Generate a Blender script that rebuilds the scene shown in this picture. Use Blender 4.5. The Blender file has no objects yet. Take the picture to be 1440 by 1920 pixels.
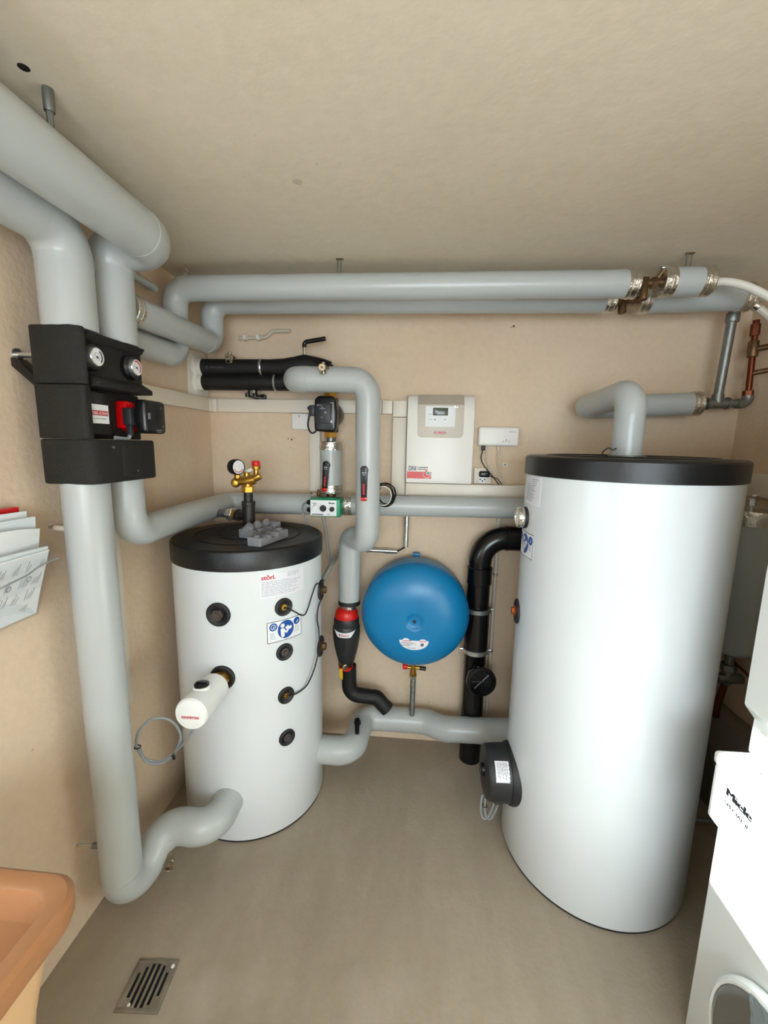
import bpy, bmesh, math, random
from mathutils import Vector as V, Matrix
R = math.radians
sc = bpy.context.scene
random.seed(7)

# ------------------------------------------------------------------ camera
CAM = V((1.0509, -2.0659, 1.5739))
FPX, PITCH, YAW, ROLL = 790.4, 0.1598, -0.0842, 0.018
fw = V((math.sin(YAW)*math.cos(PITCH), math.cos(YAW)*math.cos(PITCH), -math.sin(PITCH)))
rt = V((math.cos(YAW), -math.sin(YAW), 0)); up = rt.cross(fw)
rt2 = rt*math.cos(ROLL)+up*math.sin(ROLL); up2 = -rt*math.sin(ROLL)+up*math.cos(ROLL)
cd = bpy.data.cameras.new('camera'); cam = bpy.data.objects.new('camera', cd); sc.collection.objects.link(cam)
cd.sensor_fit = 'VERTICAL'; cd.sensor_height = 24; cd.lens = FPX/1920*24; cd.clip_start = .02
M3 = Matrix((rt2, up2, -fw)).transposed(); cam.matrix_world = Matrix.Translation(CAM) @ M3.to_4x4()
sc.camera = cam

# ------------------------------------------------------------------ world, sun, window light, exposure
w = bpy.data.worlds.new('sky'); sc.world = w; w.use_nodes = True
bg = w.node_tree.nodes['Background']; bg.inputs[0].default_value = (.66, .85, 1, 1); bg.inputs[1].default_value = 8.5
sd = bpy.data.lights.new('sun', 'SUN'); sun = bpy.data.objects.new('sun', sd); sc.collection.objects.link(sun)
SUN_DIR = V((1.8, .62, -.46)).normalized()
sun.rotation_euler = SUN_DIR.to_track_quat('-Z', 'Y').to_euler(); sun.location = (-3, -3, 3)
sd.energy = 32; sd.angle = R(.6); sd.color = (.92, 1, .98)
ad = bpy.data.lights.new('window_daylight', 'AREA'); al = bpy.data.objects.new('window_daylight', ad); sc.collection.objects.link(al)
ad.shape = 'RECTANGLE'; ad.size = 1.5; ad.size_y = .95; ad.energy = 33; ad.color = (.93, .97, 1)
al.location = (1.3, -3.42, 1.5); al.rotation_euler = (R(90), 0, 0)
pd = bpy.data.lights.new('window_portal', 'AREA'); po = bpy.data.objects.new('window_portal', pd); sc.collection.objects.link(po)
pd.shape = 'RECTANGLE'; pd.size = .54; pd.size_y = 1.07; pd.cycles.is_portal = True
po.location = (.005, -2.215, 1.19); po.rotation_euler = (0, R(-90), 0)
sc.cycles.use_adaptive_sampling = True; sc.cycles.adaptive_threshold = .025
vs = sc.view_settings; vs.view_transform = 'Standard'; vs.look = 'None'; vs.gamma = 1; vs.use_curve_mapping = False; vs.exposure = -0.16
sc.cycles.max_bounces = 7; sc.cycles.diffuse_bounces = 4; sc.cycles.glossy_bounces = 3

# ------------------------------------------------------------------ materials
def lin(h):
    h = h.lstrip('#'); out = []
    for i in (0, 2, 4):
        c = int(h[i:i+2], 16)/255; out.append(c/12.92 if c <= .04045 else ((c+.055)/1.055)**2.4)
    return (*out, 1)
MATS = {}
def mat(name, col, rough=.5, metal=0, var=0, vscale=8, bump=0, bscale=60, spec=.5, col2=None, coat=0, anis=None, detail=4):
    m = bpy.data.materials.new(name); m.use_nodes = True; nt = m.node_tree; b = nt.nodes['Principled BSDF']
    c = lin(col); b.inputs['Base Color'].default_value = c; b.inputs['Roughness'].default_value = rough
    b.inputs['Metallic'].default_value = metal; b.inputs['Specular IOR Level'].default_value = spec; b.inputs['Coat Weight'].default_value = coat
    tc = None
    if var or bump:
        tc = nt.nodes.new('ShaderNodeNewGeometry')
    if var:
        n = nt.nodes.new('ShaderNodeTexNoise'); n.inputs['Scale'].default_value = vscale; n.inputs['Detail'].default_value = detail
        if anis:
            mp = nt.nodes.new('ShaderNodeMapping'); mp.inputs['Scale'].default_value = anis
            nt.links.new(tc.outputs['Position'], mp.inputs['Vector']); nt.links.new(mp.outputs[0], n.inputs['Vector'])
        else: nt.links.new(tc.outputs['Position'], n.inputs['Vector'])
        cr = nt.nodes.new('ShaderNodeValToRGB'); cr.color_ramp.elements[0].position = .5-.28; cr.color_ramp.elements[1].position = .5+.28
        c2 = lin(col2) if col2 else tuple(x*(1-var) for x in c[:3])+(1,)
        cr.color_ramp.elements[0].color = c2; cr.color_ramp.elements[1].color = c
        nt.links.new(n.outputs['Fac'], cr.inputs[0]); nt.links.new(cr.outputs[0], b.inputs['Base Color'])
    if bump:
        n = nt.nodes.new('ShaderNodeTexNoise'); n.inputs['Scale'].default_value = bscale; n.inputs['Detail'].default_value = 5
        bp = nt.nodes.new('ShaderNodeBump'); bp.inputs['Strength'].default_value = bump; bp.inputs['Distance'].default_value = .01
        nt.links.new(tc.outputs['Position'], n.inputs['Vector']); nt.links.new(n.outputs['Fac'], bp.inputs['Height']); nt.links.new(bp.outputs[0], b.inputs['Normal'])
    MATS[name] = m; return m

def surface(name, base, dark, bigscale, speck, speckcol, rough, bump, bscale, streak=None, light=None):
    """plaster / concrete: large blotches, fine mottling, scattered small specks and a fine relief"""
    m = bpy.data.materials.new(name); m.use_nodes = True; nt = m.node_tree; N = nt.nodes; L = nt.links; b = N['Principled BSDF']
    g = N.new('ShaderNodeNewGeometry'); P = g.outputs['Position']
    def noise(s, d=4, vec=P):
        n = N.new('ShaderNodeTexNoise'); n.inputs['Scale'].default_value = s; n.inputs['Detail'].default_value = d; L.new(vec, n.inputs['Vector']); return n.outputs['Fac']
    def ramp(f, a, bb, ca, cb):
        r = N.new('ShaderNodeValToRGB'); e = r.color_ramp.elements; e[0].position = a; e[1].position = bb; e[0].color = ca; e[1].color = cb; L.new(f, r.inputs[0]); return r.outputs[0]
    def mix(f, a, bb, mode='MIX'):
        x = N.new('ShaderNodeMix'); x.data_type = 'RGBA'; x.blend_type = mode
        if hasattr(f, 'links'): L.new(f, x.inputs[0])
        else: x.inputs[0].default_value = f
        L.new(a, x.inputs[6]); 
        if hasattr(bb, 'links'): L.new(bb, x.inputs[7])
        else: x.inputs[7].default_value = bb
        return x.outputs[2]
    c = ramp(noise(bigscale, 6), .35, .65, lin(dark), lin(base))
    c = mix(.12, c, ramp(noise(38, 8), .3, .7, (.55, .53, .5, 1), (1, 1, 1, 1)), 'MULTIPLY')
    v = N.new('ShaderNodeTexVoronoi'); v.inputs['Scale'].default_value = speck; L.new(P, v.inputs['Vector'])
    th = N.new('ShaderNodeMath'); th.operation = 'MULTIPLY_ADD'; L.new(noise(3, 2), th.inputs[0]); th.inputs[1].default_value = .5; th.inputs[2].default_value = -.26
    lt = N.new('ShaderNodeMath'); lt.operation = 'SUBTRACT'; L.new(th.outputs[0], lt.inputs[0]); L.new(v.outputs['Distance'], lt.inputs[1])
    c = mix(ramp(lt.outputs[0], -.03, .03, (0, 0, 0, 1), (.55, .55, .55, 1)), c, lin(speckcol))
    if streak:
        mp = N.new('ShaderNodeMapping'); mp.inputs['Scale'].default_value = streak; L.new(P, mp.inputs['Vector'])
        c = mix(.22, c, ramp(noise(1, 8, mp.outputs[0]), .35, .7, (.62, .58, .54, 1), (1, 1, 1, 1)), 'MULTIPLY')
    if light:
        c = mix(ramp(noise(2.3, 7), .6, .72, (0, 0, 0, 1), (.4, .4, .4, 1)), c, lin(light))
    L.new(c, b.inputs['Base Color']); b.inputs['Roughness'].default_value = rough
    bp = N.new('ShaderNodeBump'); bp.inputs['Strength'].default_value = bump; bp.inputs['Distance'].default_value = .01
    L.new(noise(bscale, 7), bp.inputs['Height']); L.new(bp.outputs[0], b.inputs['Normal'])
    MATS[name] = m
surface('plaster_wall', '#e3cdb3', '#dcc4aa', 1.6, 14, '#a58a70', .85, .22, 55)
surface('plaster_ceiling', '#e3d6c1', '#dccdb6', 1.2, 8, '#a99a88', .9, .12, 34)
surface('concrete_floor', '#ac9e8c', '#9b8d7a', 1.1, 13, '#6e6254', .62, .12, 80, streak=(14, 3.5, 3), light='#b8aca0')
mat('jacket_grey', '#b6bab9', .3, var=.05, vscale=3, bump=.03, bscale=25)
mat('jacket_end', '#9a9c98', .6)
mat('foil', '#d8d6d0', .22, 1, bump=.5, bscale=70)
mat('galvanised', '#8f9290', .42, .85, var=.25, vscale=45)
mat('zinc', '#cfd1cf', .28, .9)
mat('chrome', '#e4e4e2', .12, 1)
mat('black_iron', '#3d3a38', .45, .6, var=.3, vscale=60)
mat('brass', '#c29440', .3, .85, var=.15, vscale=60)
mat('brass_bright', '#dfae4e', .3, .8)
mat('nickel_brass', '#a89880', .3, .9, var=.25, vscale=90)
mat('copper', '#77402b', .38, .9, var=.35, vscale=40)
mat('bronze', '#7d6144', .45, .8, var=.35, vscale=60)
mat('tank_white', '#e2e6e8', .25, spec=.4, var=.03, vscale=2.5, bump=.02, bscale=4)
mat('lid_black', '#0f0f11', .4, bump=.05, bscale=150)
mat('rubber_black', '#202022', .55)
mat('plug_dark', '#544c46', .45, .3)
mat('foam_black', '#0a0a0b', .6, bump=.12, bscale=160)
mat('epp_black', '#1f1d1a', .8, var=.5, vscale=170, bump=.25, bscale=240, col2='#17150f')
mat('plastic_black', '#101012', .3)
mat('plastic_dark', '#26272a', .45)
mat('drain_black', '#08080a', .22)
mat('plastic_white', '#efefec', .35)
mat('trunk_white', '#e6dccd', .4)
mat('box_white', '#f0ede8', .4)
mat('panel_beige', '#cfc6ba', .45)
mat('panel_shade', '#b9afa2', .5)
mat('lcd', '#4a5146', .2)
mat('paper', '#eef0f2', .7)
mat('paper_label', '#e9e8ee', .45)
mat('paper_cool', '#dfe6ea', .6)
mat('ink', '#5a5a66', .6)
mat('ink_dark', '#26262c', .6)
mat('ink_black', '#08080b', .8, spec=.1)
mat('ink_red', '#c4222c', .5)
mat('ink_pale', '#8f92a4', .6)
mat('sign_blue', '#0a4a9c', .45)
mat('red_gloss', '#c8080f', .25)
mat('red_cap', '#d01a12', .35)
mat('vessel_blue', '#0579b0', .34, var=.06, vscale=4)
mat('green_case', '#0f8a63', .38)
mat('cable_grey', '#8d9294', .45)
mat('cable_black', '#17171a', .45)
mat('cable_pale', '#cfc4b4', .5)
mat('hose_white', '#e4e0d6', .35)
mat('eps_grey', '#8f8f93', .85, var=.3, vscale=220, bump=.25, bscale=260)
mat('appliance_white', '#f4f6f4', .22, bump=.01, bscale=7, spec=.8)
mat('appliance_top', '#f2efe6', .3)
mat('brown_plastic', '#ad7850', .4, var=.1, vscale=5, bump=.04, bscale=40)
mat('beige_plastic', '#d9b184', .45)
mat('steel_grate', '#a49a8a', .45, .7, var=.35, vscale=25)
mat('hole_dark', '#0a0908', .9)
mat('plaster_white', '#e6e2d8', .7, var=.08, vscale=20, bump=.3, bscale=60)
mat('door_grey', '#6e6964', .2, .1)
mat('door_film', '#9aa6ac', .25, .4, bump=.6, bscale=45)
mat('sensor_orange', '#b5622c', .4, .8)
mat('yellow_tag', '#d8a800', .5)
mat('teal_print', '#2aa3a0', .5)
mat('concrete_ledge', '#8d8478', .8, var=.2, vscale=6, bump=.15, bscale=60)
def clear_mat(name, tint, gl=.1, rough=.05):
    m = bpy.data.materials.new(name); m.use_nodes = True; nt = m.node_tree; N = nt.nodes
    N.remove(N['Principled BSDF']); t = N.new('ShaderNodeBsdfTransparent'); t.inputs[0].default_value = tint
    g = N.new('ShaderNodeBsdfGlossy'); g.inputs['Roughness'].default_value = rough
    mx = N.new('ShaderNodeMixShader'); mx.inputs[0].default_value = .04+gl; nt.links.new(t.outputs[0], mx.inputs[1]); nt.links.new(g.outputs[0], mx.inputs[2])
    nt.links.new(mx.outputs[0], N['Material Output'].inputs[0]); MATS[name] = m
clear_mat('window_glass', (.97, .99, .98, 1), .0)
clear_mat('acrylic', (.975, .985, .985, 1), .02)

# ------------------------------------------------------------------ mesh building
def basis(ax):
    ax = V(ax).normalized(); t = V((0, 0, 1)) if abs(ax.z) < .9 else V((1, 0, 0))
    a = t.cross(ax).normalized(); return a, ax.cross(a), ax
def fillet(pts, b, step=9):
    """list of ('s',p,q) and ('e',[arc points]) along a polyline with rounded corners"""
    pts = [V(p) for p in pts]; out = []; cur = pts[0]
    for i in range(1, len(pts)-1):
        d0 = (pts[i]-pts[i-1]).normalized(); d1 = (pts[i+1]-pts[i]).normalized(); th = d0.angle(d1)
        if th < .02: continue
        bb = b[i-1] if isinstance(b, (list, tuple)) else b
        t = bb*math.tan(th/2); t = min(t, .49*(pts[i]-pts[i-1]).length if i > 1 else .98*(pts[i]-pts[i-1]).length, .49*(pts[i+1]-pts[i]).length if i < len(pts)-2 else .98*(pts[i+1]-pts[i]).length)
        bb = t/math.tan(th/2)
        a = pts[i]-d0*t; e = pts[i]+d1*t
        if (a-cur).length > 1e-4: out.append(('s', cur, a))
        nrm = d0.cross(d1).normalized(); cen = a+nrm.cross(d0).normalized()*bb
        k = max(2, int(math.degrees(th)/step)); arc = [cen+Matrix.Rotation(th*j/k, 3, nrm) @ (a-cen) for j in range(k+1)]
        out.append(('e', arc)); cur = e
    if (pts[-1]-cur).length > 1e-4: out.append(('s', cur, pts[-1]))
    return out
def smoothpath(pts, k=6):
    pts = [V(p) for p in pts]; P = [2*pts[0]-pts[1]]+pts+[2*pts[-1]-pts[-2]]; out = []
    for i in range(1, len(P)-2):
        for j in range(k):
            t = j/k; p0, p1, p2, p3 = P[i-1:i+3]
            out.append(.5*((2*p1)+(p2-p0)*t+(2*p0-5*p1+4*p2-p3)*t*t+(3*p1-p0-3*p2+p3)*t**3))
    return out+[pts[-1]]
class MB:
    def __init__(s): s.v = []; s.f = []
    def add(s, vs_, fs):
        o = len(s.v); s.v += [V(x) for x in vs_]; s.f += [tuple(i+o for i in f) for f in fs]; return s
    def bm(s, bm):
        bm.verts.index_update(); s.add([v.co for v in bm.verts], [[v.index for v in f.verts] for f in bm.faces]); bm.free(); return s
    def box(s, lo, hi, bev=0, seg=2, Mx=None):
        lo, hi = V(lo), V(hi); bm = bmesh.new(); bmesh.ops.create_cube(bm, size=1)
        for v in bm.verts: v.co = V(((lo.x+hi.x)/2+v.co.x*(hi.x-lo.x), (lo.y+hi.y)/2+v.co.y*(hi.y-lo.y), (lo.z+hi.z)/2+v.co.z*(hi.z-lo.z)))
        if bev: bmesh.ops.bevel(bm, geom=bm.edges[:], offset=bev, segments=seg, profile=.5, affect='EDGES')
        if Mx:
            for v in bm.verts: v.co = Mx @ v.co
        return s.bm(bm)
    def prism(s, poly, o, u, v_, w_, depth, bev=0, seg=2):
        """poly (a,b) in plane o+a*u+b*v, extruded by depth along w"""
        o, u, v_, w_ = V(o), V(u), V(v_), V(w_); bm = bmesh.new()
        lo = [bm.verts.new(o+u*a+v_*b) for a, b in poly]; hi = [bm.verts.new(o+u*a+v_*b+w_*depth) for a, b in poly]; n = len(poly)
        bm.faces.new(lo[::-1]); bm.faces.new(hi)
        for i in range(n): bm.faces.new((lo[i], lo[(i+1) % n], hi[(i+1) % n], hi[i]))
        bmesh.ops.recalc_face_normals(bm, faces=bm.faces[:])
        if bev:
            es = [e for e in bm.edges if (len(e.link_faces) == 2 and e.calc_face_angle(0) > .6)]
            bmesh.ops.bevel(bm, geom=es, offset=bev, segments=seg, profile=.5, affect='EDGES')
        return s.bm(bm)
    def lathe(s, prof, o, ax, n=40, a0=0, capend=True):
        A, B, C = basis(ax); o = V(o); vs_ = []; fs = []
        for r_, h in prof:
            for i in range(n):
                t = a0+2*math.pi*i/n; vs_.append(o+C*h+(A*math.cos(t)+B*math.sin(t))*r_)
        for j in range(len(prof)-1):
            for i in range(n): a = j*n+i; b = j*n+(i+1) % n; fs.append((a, b, b+n, a+n))
        if capend:
            if prof[0][0] > 1e-6: fs.append(tuple(range(n))[::-1])
            if prof[-1][0] > 1e-6: fs.append(tuple((len(prof)-1)*n+i for i in range(n)))
        return s.add(vs_, fs)
    def cyl(s, p, q, r, r2=None, n=24, bev=0):
        p, q = V(p), V(q); L = (q-p).length; r2 = r if r2 is None else r2
        prof = [(r, 0), (r2, L)] if not bev else [(r-bev, 0), (r-bev*.3, bev*.3), (r, bev), (r2, L-bev), (r2-bev*.3, L-bev*.3), (r2-bev, L)]
        return s.lathe(prof, p, q-p, n)
    def hexn(s, p, q, r): 
        p, q = V(p), V(q); L = (q-p).length; return s.lathe([(r*.9, 0), (r, r*.1), (r, L-r*.1), (r*.9, L)], p, q-p, 6)
    def sweep(s, pts, r, n=20, cap=True):
        pts = [V(p) for p in pts]; A = None; vs_ = []; fs = []
        for i, p in enumerate(pts):
            d = (pts[min(i+1, len(pts)-1)]-pts[max(i-1, 0)]).normalized()
            if A is None: A = basis(d)[0]
            A = (A-d*A.dot(d)).normalized(); B = d.cross(A); rr = r[i] if isinstance(r, (list, tuple)) else r
            for k in range(n): t = 2*math.pi*k/n; vs_.append(p+(A*math.cos(t)+B*math.sin(t))*rr)
        for j in range(len(pts)-1):
            for k in range(n): a = j*n+k; b = j*n+(k+1) % n; fs.append((a, b, b+n, a+n))
        if cap: fs += [tuple(range(n))[::-1], tuple((len(pts)-1)*n+k for k in range(n))]
        return s.add(vs_, fs)
    def tube(s, pts, r, b=.02, n=16):
        path = []
        for seg in fillet(pts, b):
            for p in (seg[1:] if seg[0] == 's' else seg[1]):
                if not path or (p-path[-1]).length > 1e-5: path.append(p)
        return s.sweep(path, r, n)
    def ball(s, c, r, n=16, sz=1):
        return s.lathe([(r*math.sin(math.pi*i/10), -r*sz*math.cos(math.pi*i/10)) for i in range(11)], c, (0, 0, 1), n)
    def torus(s, c, ax, Rr, r, n=36, m=8, a0=0, a1=360):
        A, B, C = basis(ax); pts = [V(c)+(A*math.cos(R(a0+(a1-a0)*i/n))+B*math.sin(R(a0+(a1-a0)*i/n)))*Rr for i in range(n+1)]
        return s.sweep(pts, r, m)
OFF = {}
def link(o, parent=None, off=None):
    sc.collection.objects.link(o)
    if parent: o.parent = parent; OFF[o] = OFF[parent]
    else: OFF[o] = V(off)
    return o
def build(name, mb, m, parent=None, loc=(0, 0, 0), ang=35):
    off = OFF[parent] if parent else V(loc)
    me = bpy.data.meshes.new(name); me.from_pydata([v-off for v in mb.v], [], mb.f); me.materials.append(MATS[m])
    bm = bmesh.new(); bm.from_mesh(me); bmesh.ops.recalc_face_normals(bm, faces=bm.faces[:]); bm.to_mesh(me); bm.free()
    me.polygons.foreach_set('use_smooth', [True]*len(me.polygons)); me.set_sharp_from_angle(angle=R(ang)); me.update()
    o = bpy.data.objects.new(name, me); link(o, parent, off)
    if not parent: o.location = off
    return o
def tag(o, label, cat, group=None):
    o['label'] = label; o['category'] = cat
    if group: o['group'] = group
    return o
def thing(name, label, cat, loc, group=None):
    o = bpy.data.objects.new(name, None); o.empty_display_size = .05; o.location = loc; link(o, None, loc); return tag(o, label, cat, group)
def struct(name, mb, m): o = build(name, mb, m); o['kind'] = 'structure'; return o
# ---- flat print on planes and round walls
def plane_map(o, u, v_, n):
    o, u, v_, n = V(o), V(u), V(v_), V(n); return lambda a, b, h: o+u*a+v_*b+n*h
def cyl_map(c, rad, ang, z):
    return lambda a, b, h: V((c[0]+(rad+h)*math.cos(R(ang)+a/rad), c[1]+(rad+h)*math.sin(R(ang)+a/rad), z+b))
class DC(MB):
    def __init__(s, mp, h=.0008): super().__init__(); s.mp = mp; s.h = h
    def rect(s, a0, b0, a1, b1, st=.01):
        n = max(1, int(abs(a1-a0)/st)); vs_ = []; fs = []
        for i in range(n+1):
            a = a0+(a1-a0)*i/n; vs_ += [s.mp(a, b0, s.h), s.mp(a, b1, s.h)]
        for i in range(n): fs.append((2*i, 2*i+2, 2*i+3, 2*i+1))
        s.add(vs_, fs); return s
    def slab(s, a0, b0, a1, b1, st=.012):
        n = max(1, int(abs(a1-a0)/st)); vs_ = []; fs = []
        for i in range(n+1):
            a = a0+(a1-a0)*i/n
            vs_ += [s.mp(a, b0, s.h), s.mp(a, b1, s.h), s.mp(a, b1, -.0005), s.mp(a, b0, -.0005)]
        for i in range(n):
            for k in range(4): fs.append((4*i+k, 4*i+4+k, 4*i+4+(k+1) % 4, 4*i+(k+1) % 4))
        fs += [(0, 1, 2, 3), (4*n, 4*n+3, 4*n+2, 4*n+1)]
        s.add(vs_, fs); return s
    def frame(s, a0, b0, a1, b1, t): return s.rect(a0, b0, a1, b0+t).rect(a0, b1-t, a1, b1).rect(a0, b0, a0+t, b1).rect(a1-t, b0, a1, b1)
    def disc(s, a, b, r, r2=None, n=28, t0=0, t1=360):
        r2 = r if r2 is None else r2
        pts = [s.mp(a+r*math.cos(R(t0+(t1-t0)*i/n)), b+r2*math.sin(R(t0+(t1-t0)*i/n)), s.h) for i in range(n+1)]
        s.add([s.mp(a, b, s.h)]+pts, [(0, i+1, i+2) for i in range(n)]); return s
    def ring(s, a, b, r, t, n=28, t0=0, t1=360):
        vs_ = []
        for i in range(n+1):
            th = R(t0+(t1-t0)*i/n); vs_ += [s.mp(a+r*math.cos(th), b+r*math.sin(th), s.h), s.mp(a+(r-t)*math.cos(th), b+(r-t)*math.sin(th), s.h)]
        s.add(vs_, [(2*i, 2*i+2, 2*i+3, 2*i+1) for i in range(n)]); return s
    def poly(s, pts): s.add([s.mp(a, b, s.h) for a, b in pts], [tuple(range(len(pts)))]); return s
    def text(s, txt, a, b, size, bold=0, width=None, align='LEFT', rot=0, shear=0):
        cu = bpy.data.curves.new('t', 'FONT'); cu.body = txt; cu.size = 1; cu.offset = bold; cu.align_x = align; cu.resolution_u = 3; cu.shear = shear
        ob = bpy.data.objects.new('t', cu); me = bpy.data.meshes.new_from_object(ob)
        xs = [v.co.x for v in me.vertices]; k = size
        kx = k if not width or not xs else width/(max(xs)-min(xs))
        vs_ = []
        for v in me.vertices:
            x, y = v.co.x*kx, v.co.y*k; cx, sx = math.cos(R(rot)), math.sin(R(rot)); vs_.append(s.mp(a+x*cx-y*sx, b+x*sx+y*cx, s.h))
        s.add(vs_, [tuple(p.vertices) for p in me.polygons])
        bpy.data.objects.remove(ob); bpy.data.curves.remove(cu); bpy.data.meshes.remove(me); return s
    def lines(s, a0, a1, b0, b1, n, t, seed=0, lo=.5):
        rr = random.Random(seed)
        for i in range(n):
            b = b1+(b0-b1)*(i+.5)/n; a = a0
            e = a0+(a1-a0)*(lo+(1-lo)*rr.random())
            while a < e:
                l = rr.uniform(.006, .018); s.rect(a, b-t/2, min(a+l, e), b+t/2); a += l+.0025
        return s

# ------------------------------------------------------------------ room shell
H, W, YR = 2.25, 2.46, -3.5
struct('floor', MB().box((-.15, YR-.15, -.12), (W+.15, .15, 0)), 'concrete_floor')
ceil = struct('ceiling', MB().box((-.15, YR-.15, H), (W+.15, .15, H+.12)), 'plaster_ceiling')
wallb = struct('wall_back', MB().box((-.15, 0, 0), (W+.15, .15, H)), 'plaster_wall')
struct('wall_right', MB().box((W, YR-.15, 0), (W+.15, 0, H)), 'plaster_wall')
wy0, wy1, wz0, wz1 = -2.75, -1.68, .92, 1.46      # window in the left wall
struct('wall_left', MB().box((-.15, YR-.15, 0), (0, 0, wz0)).box((-.15, YR-.15, wz1), (0, 0, H)).box((-.15, YR-.15, wz0), (0, wy0, wz1)).box((-.15, wy1, wz0), (0, 0, wz1)), 'plaster_wall')
struct('wall_rear', MB().box((0, YR-.15, 0), (W, YR, 1.0)).box((0, YR-.15, 2.0), (W, YR, H)).box((0, YR-.15, 1.0), (.55, YR, 2.0)).box((2.05, YR-.15, 1.0), (W, YR, 2.0)), 'plaster_wall')
def window(name, lo, hi, ax):
    lo, hi = V(lo), V(hi); t = .045; f = MB()
    if ax == 'x':
        f.box((lo.x, lo.y, lo.z), (hi.x, hi.y, lo.z+t), .004).box((lo.x, lo.y, hi.z-t), (hi.x, hi.y, hi.z), .004).box((lo.x, lo.y, lo.z), (hi.x, lo.y+t, hi.z), .004).box((lo.x, hi.y-t, lo.z), (hi.x, hi.y, hi.z), .004)
        p = MB().box(((lo.x+hi.x)/2-.003, lo.y+t, lo.z+t), ((lo.x+hi.x)/2+.003, hi.y-t, hi.z-t))
    else:
        f.box((lo.x, lo.y, lo.z), (hi.x, hi.y, lo.z+t), .004).box((lo.x, lo.y, hi.z-t), (hi.x, hi.y, hi.z), .004).box((lo.x, lo.y, lo.z), (lo.x+t, hi.y, hi.z), .004).box((hi.x-t, lo.y, lo.z), (hi.x, hi.y, hi.z), .004)
        p = MB().box((lo.x+t, (lo.y+hi.y)/2-.003, lo.z+t), (hi.x-t, (lo.y+hi.y)/2+.003, hi.z-t))
    o = struct(name, f, 'plastic_white'); build('pane', p, 'window_glass', o)
window('window_1', (-.1, wy0, wz0), (-.04, wy1, wz1), 'x')
window('window_2', (.55, YR-.12, 1.0), (2.05, YR-.06, 2.0), 'y')
struct('trim_1', MB().box((2.37, -1.0, 0), (W, 0, .44), .01), 'concrete_ledge')
build('drill_hole', MB().lathe([(.012, -.001), (.009, .0005), (.0, .0015)], (.296, -1.227, H), (0, 0, -1), 14), 'hole_dark', ceil)

# ------------------------------------------------------------------ generic fittings
def pipe_run(name, label, pts, r, b=None, m='jacket_grey', cat='pipe', cuffs=(), group=None, endmat='jacket_end', n=40):
    """insulated pipe: straight sections and elbow shells, each its own part; cuffs = ends that carry a foil cuff (0 start, 1 end)"""
    pts = [V(p) for p in pts]; lo = min(pts, key=lambda p: p.z); o = thing(name, label, cat, lo, group)
    for sgm in fillet(pts, b or r*1.35, 7.5):
        if sgm[0] == 's': build('straight_section', MB().cyl(sgm[1], sgm[2], r, n=n), m, o, ang=50)
        else:
            arc = sgm[1]; d0 = (arc[1]-arc[0]).normalized(); d1 = (arc[-1]-arc[-2]).normalized()
            build('elbow', MB().sweep([arc[0]-d0*.012]+arc+[arc[-1]+d1*.012], r*1.014, n), m, o, ang=50)
    for e in cuffs:
        p, q = (pts[0], pts[1]) if e == 0 else (pts[-1], pts[-2]); d = (q-p).normalized()
        build('foil_cuff', MB().lathe([(r*.55, -.004), (r+.001, -.003), (r+.0035, .0), (r+.0035, .004), (r+.002, .006), (r+.002, .018), (r+.0035, .020), (r+.0035, .024), (r+.002, .026), (r+.002, .036), (r+.0005, .037)], p, d, n), 'foil', o)
    return o
def lever(parent, p, nrm, along, L=.105, wd=.022, red=True):
    """flat ball-valve lever: collar, black blade hanging along 'along', red tip print"""
    p, nrm, al_ = V(p), V(nrm).normalized(), V(along).normalized(); sd_ = nrm.cross(al_)
    o = build('valve_lever', MB().lathe([(.016, -.006), (.016, .008), (.012, .011)], p, nrm, 24)
        .prism([(-wd*.5, -.004)]+[(-wd*.55*math.cos(R(t)), -.004-wd*.5*math.sin(R(t))) for t in range(20, 180, 20)]+[(wd*.5, -.004), (wd*.38, L), (-wd*.38, L)], p+nrm*.008, sd_, al_, nrm, .009, .002), 'plastic_black', parent)
    if red:
        build('lever_tip', MB().box((-wd*.4, L-.012, 0), (wd*.4, L+.004, .011), .002, Mx=Matrix.Translation(p+nrm*.0075) @ Matrix((sd_, al_, nrm)).transposed().to_4x4()), 'red_gloss', o)
        mp = plane_map(p+nrm*.0172, al_, sd_, nrm); d_ = DC(mp, .0006)
        for k in range(6): d_.rect(L*.45+k*L*.065, -.0042, L*.45+k*L*.065+L*.05, .0042).h += .00001
        build('lever_print', d_, 'ink_red', o)
        mp2 = plane_map(p+nrm*.0172, sd_, -al_, nrm); build('lever_symbol', DC(mp2, .0006).poly([(-.006, -.012), (0, -.009), (-.006, -.006)]).poly([(.006, -.012), (.006, -.006), (0, -.009)]).rect(-.005, -.018, .005, -.0165), 'paper', o)
    return o
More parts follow.
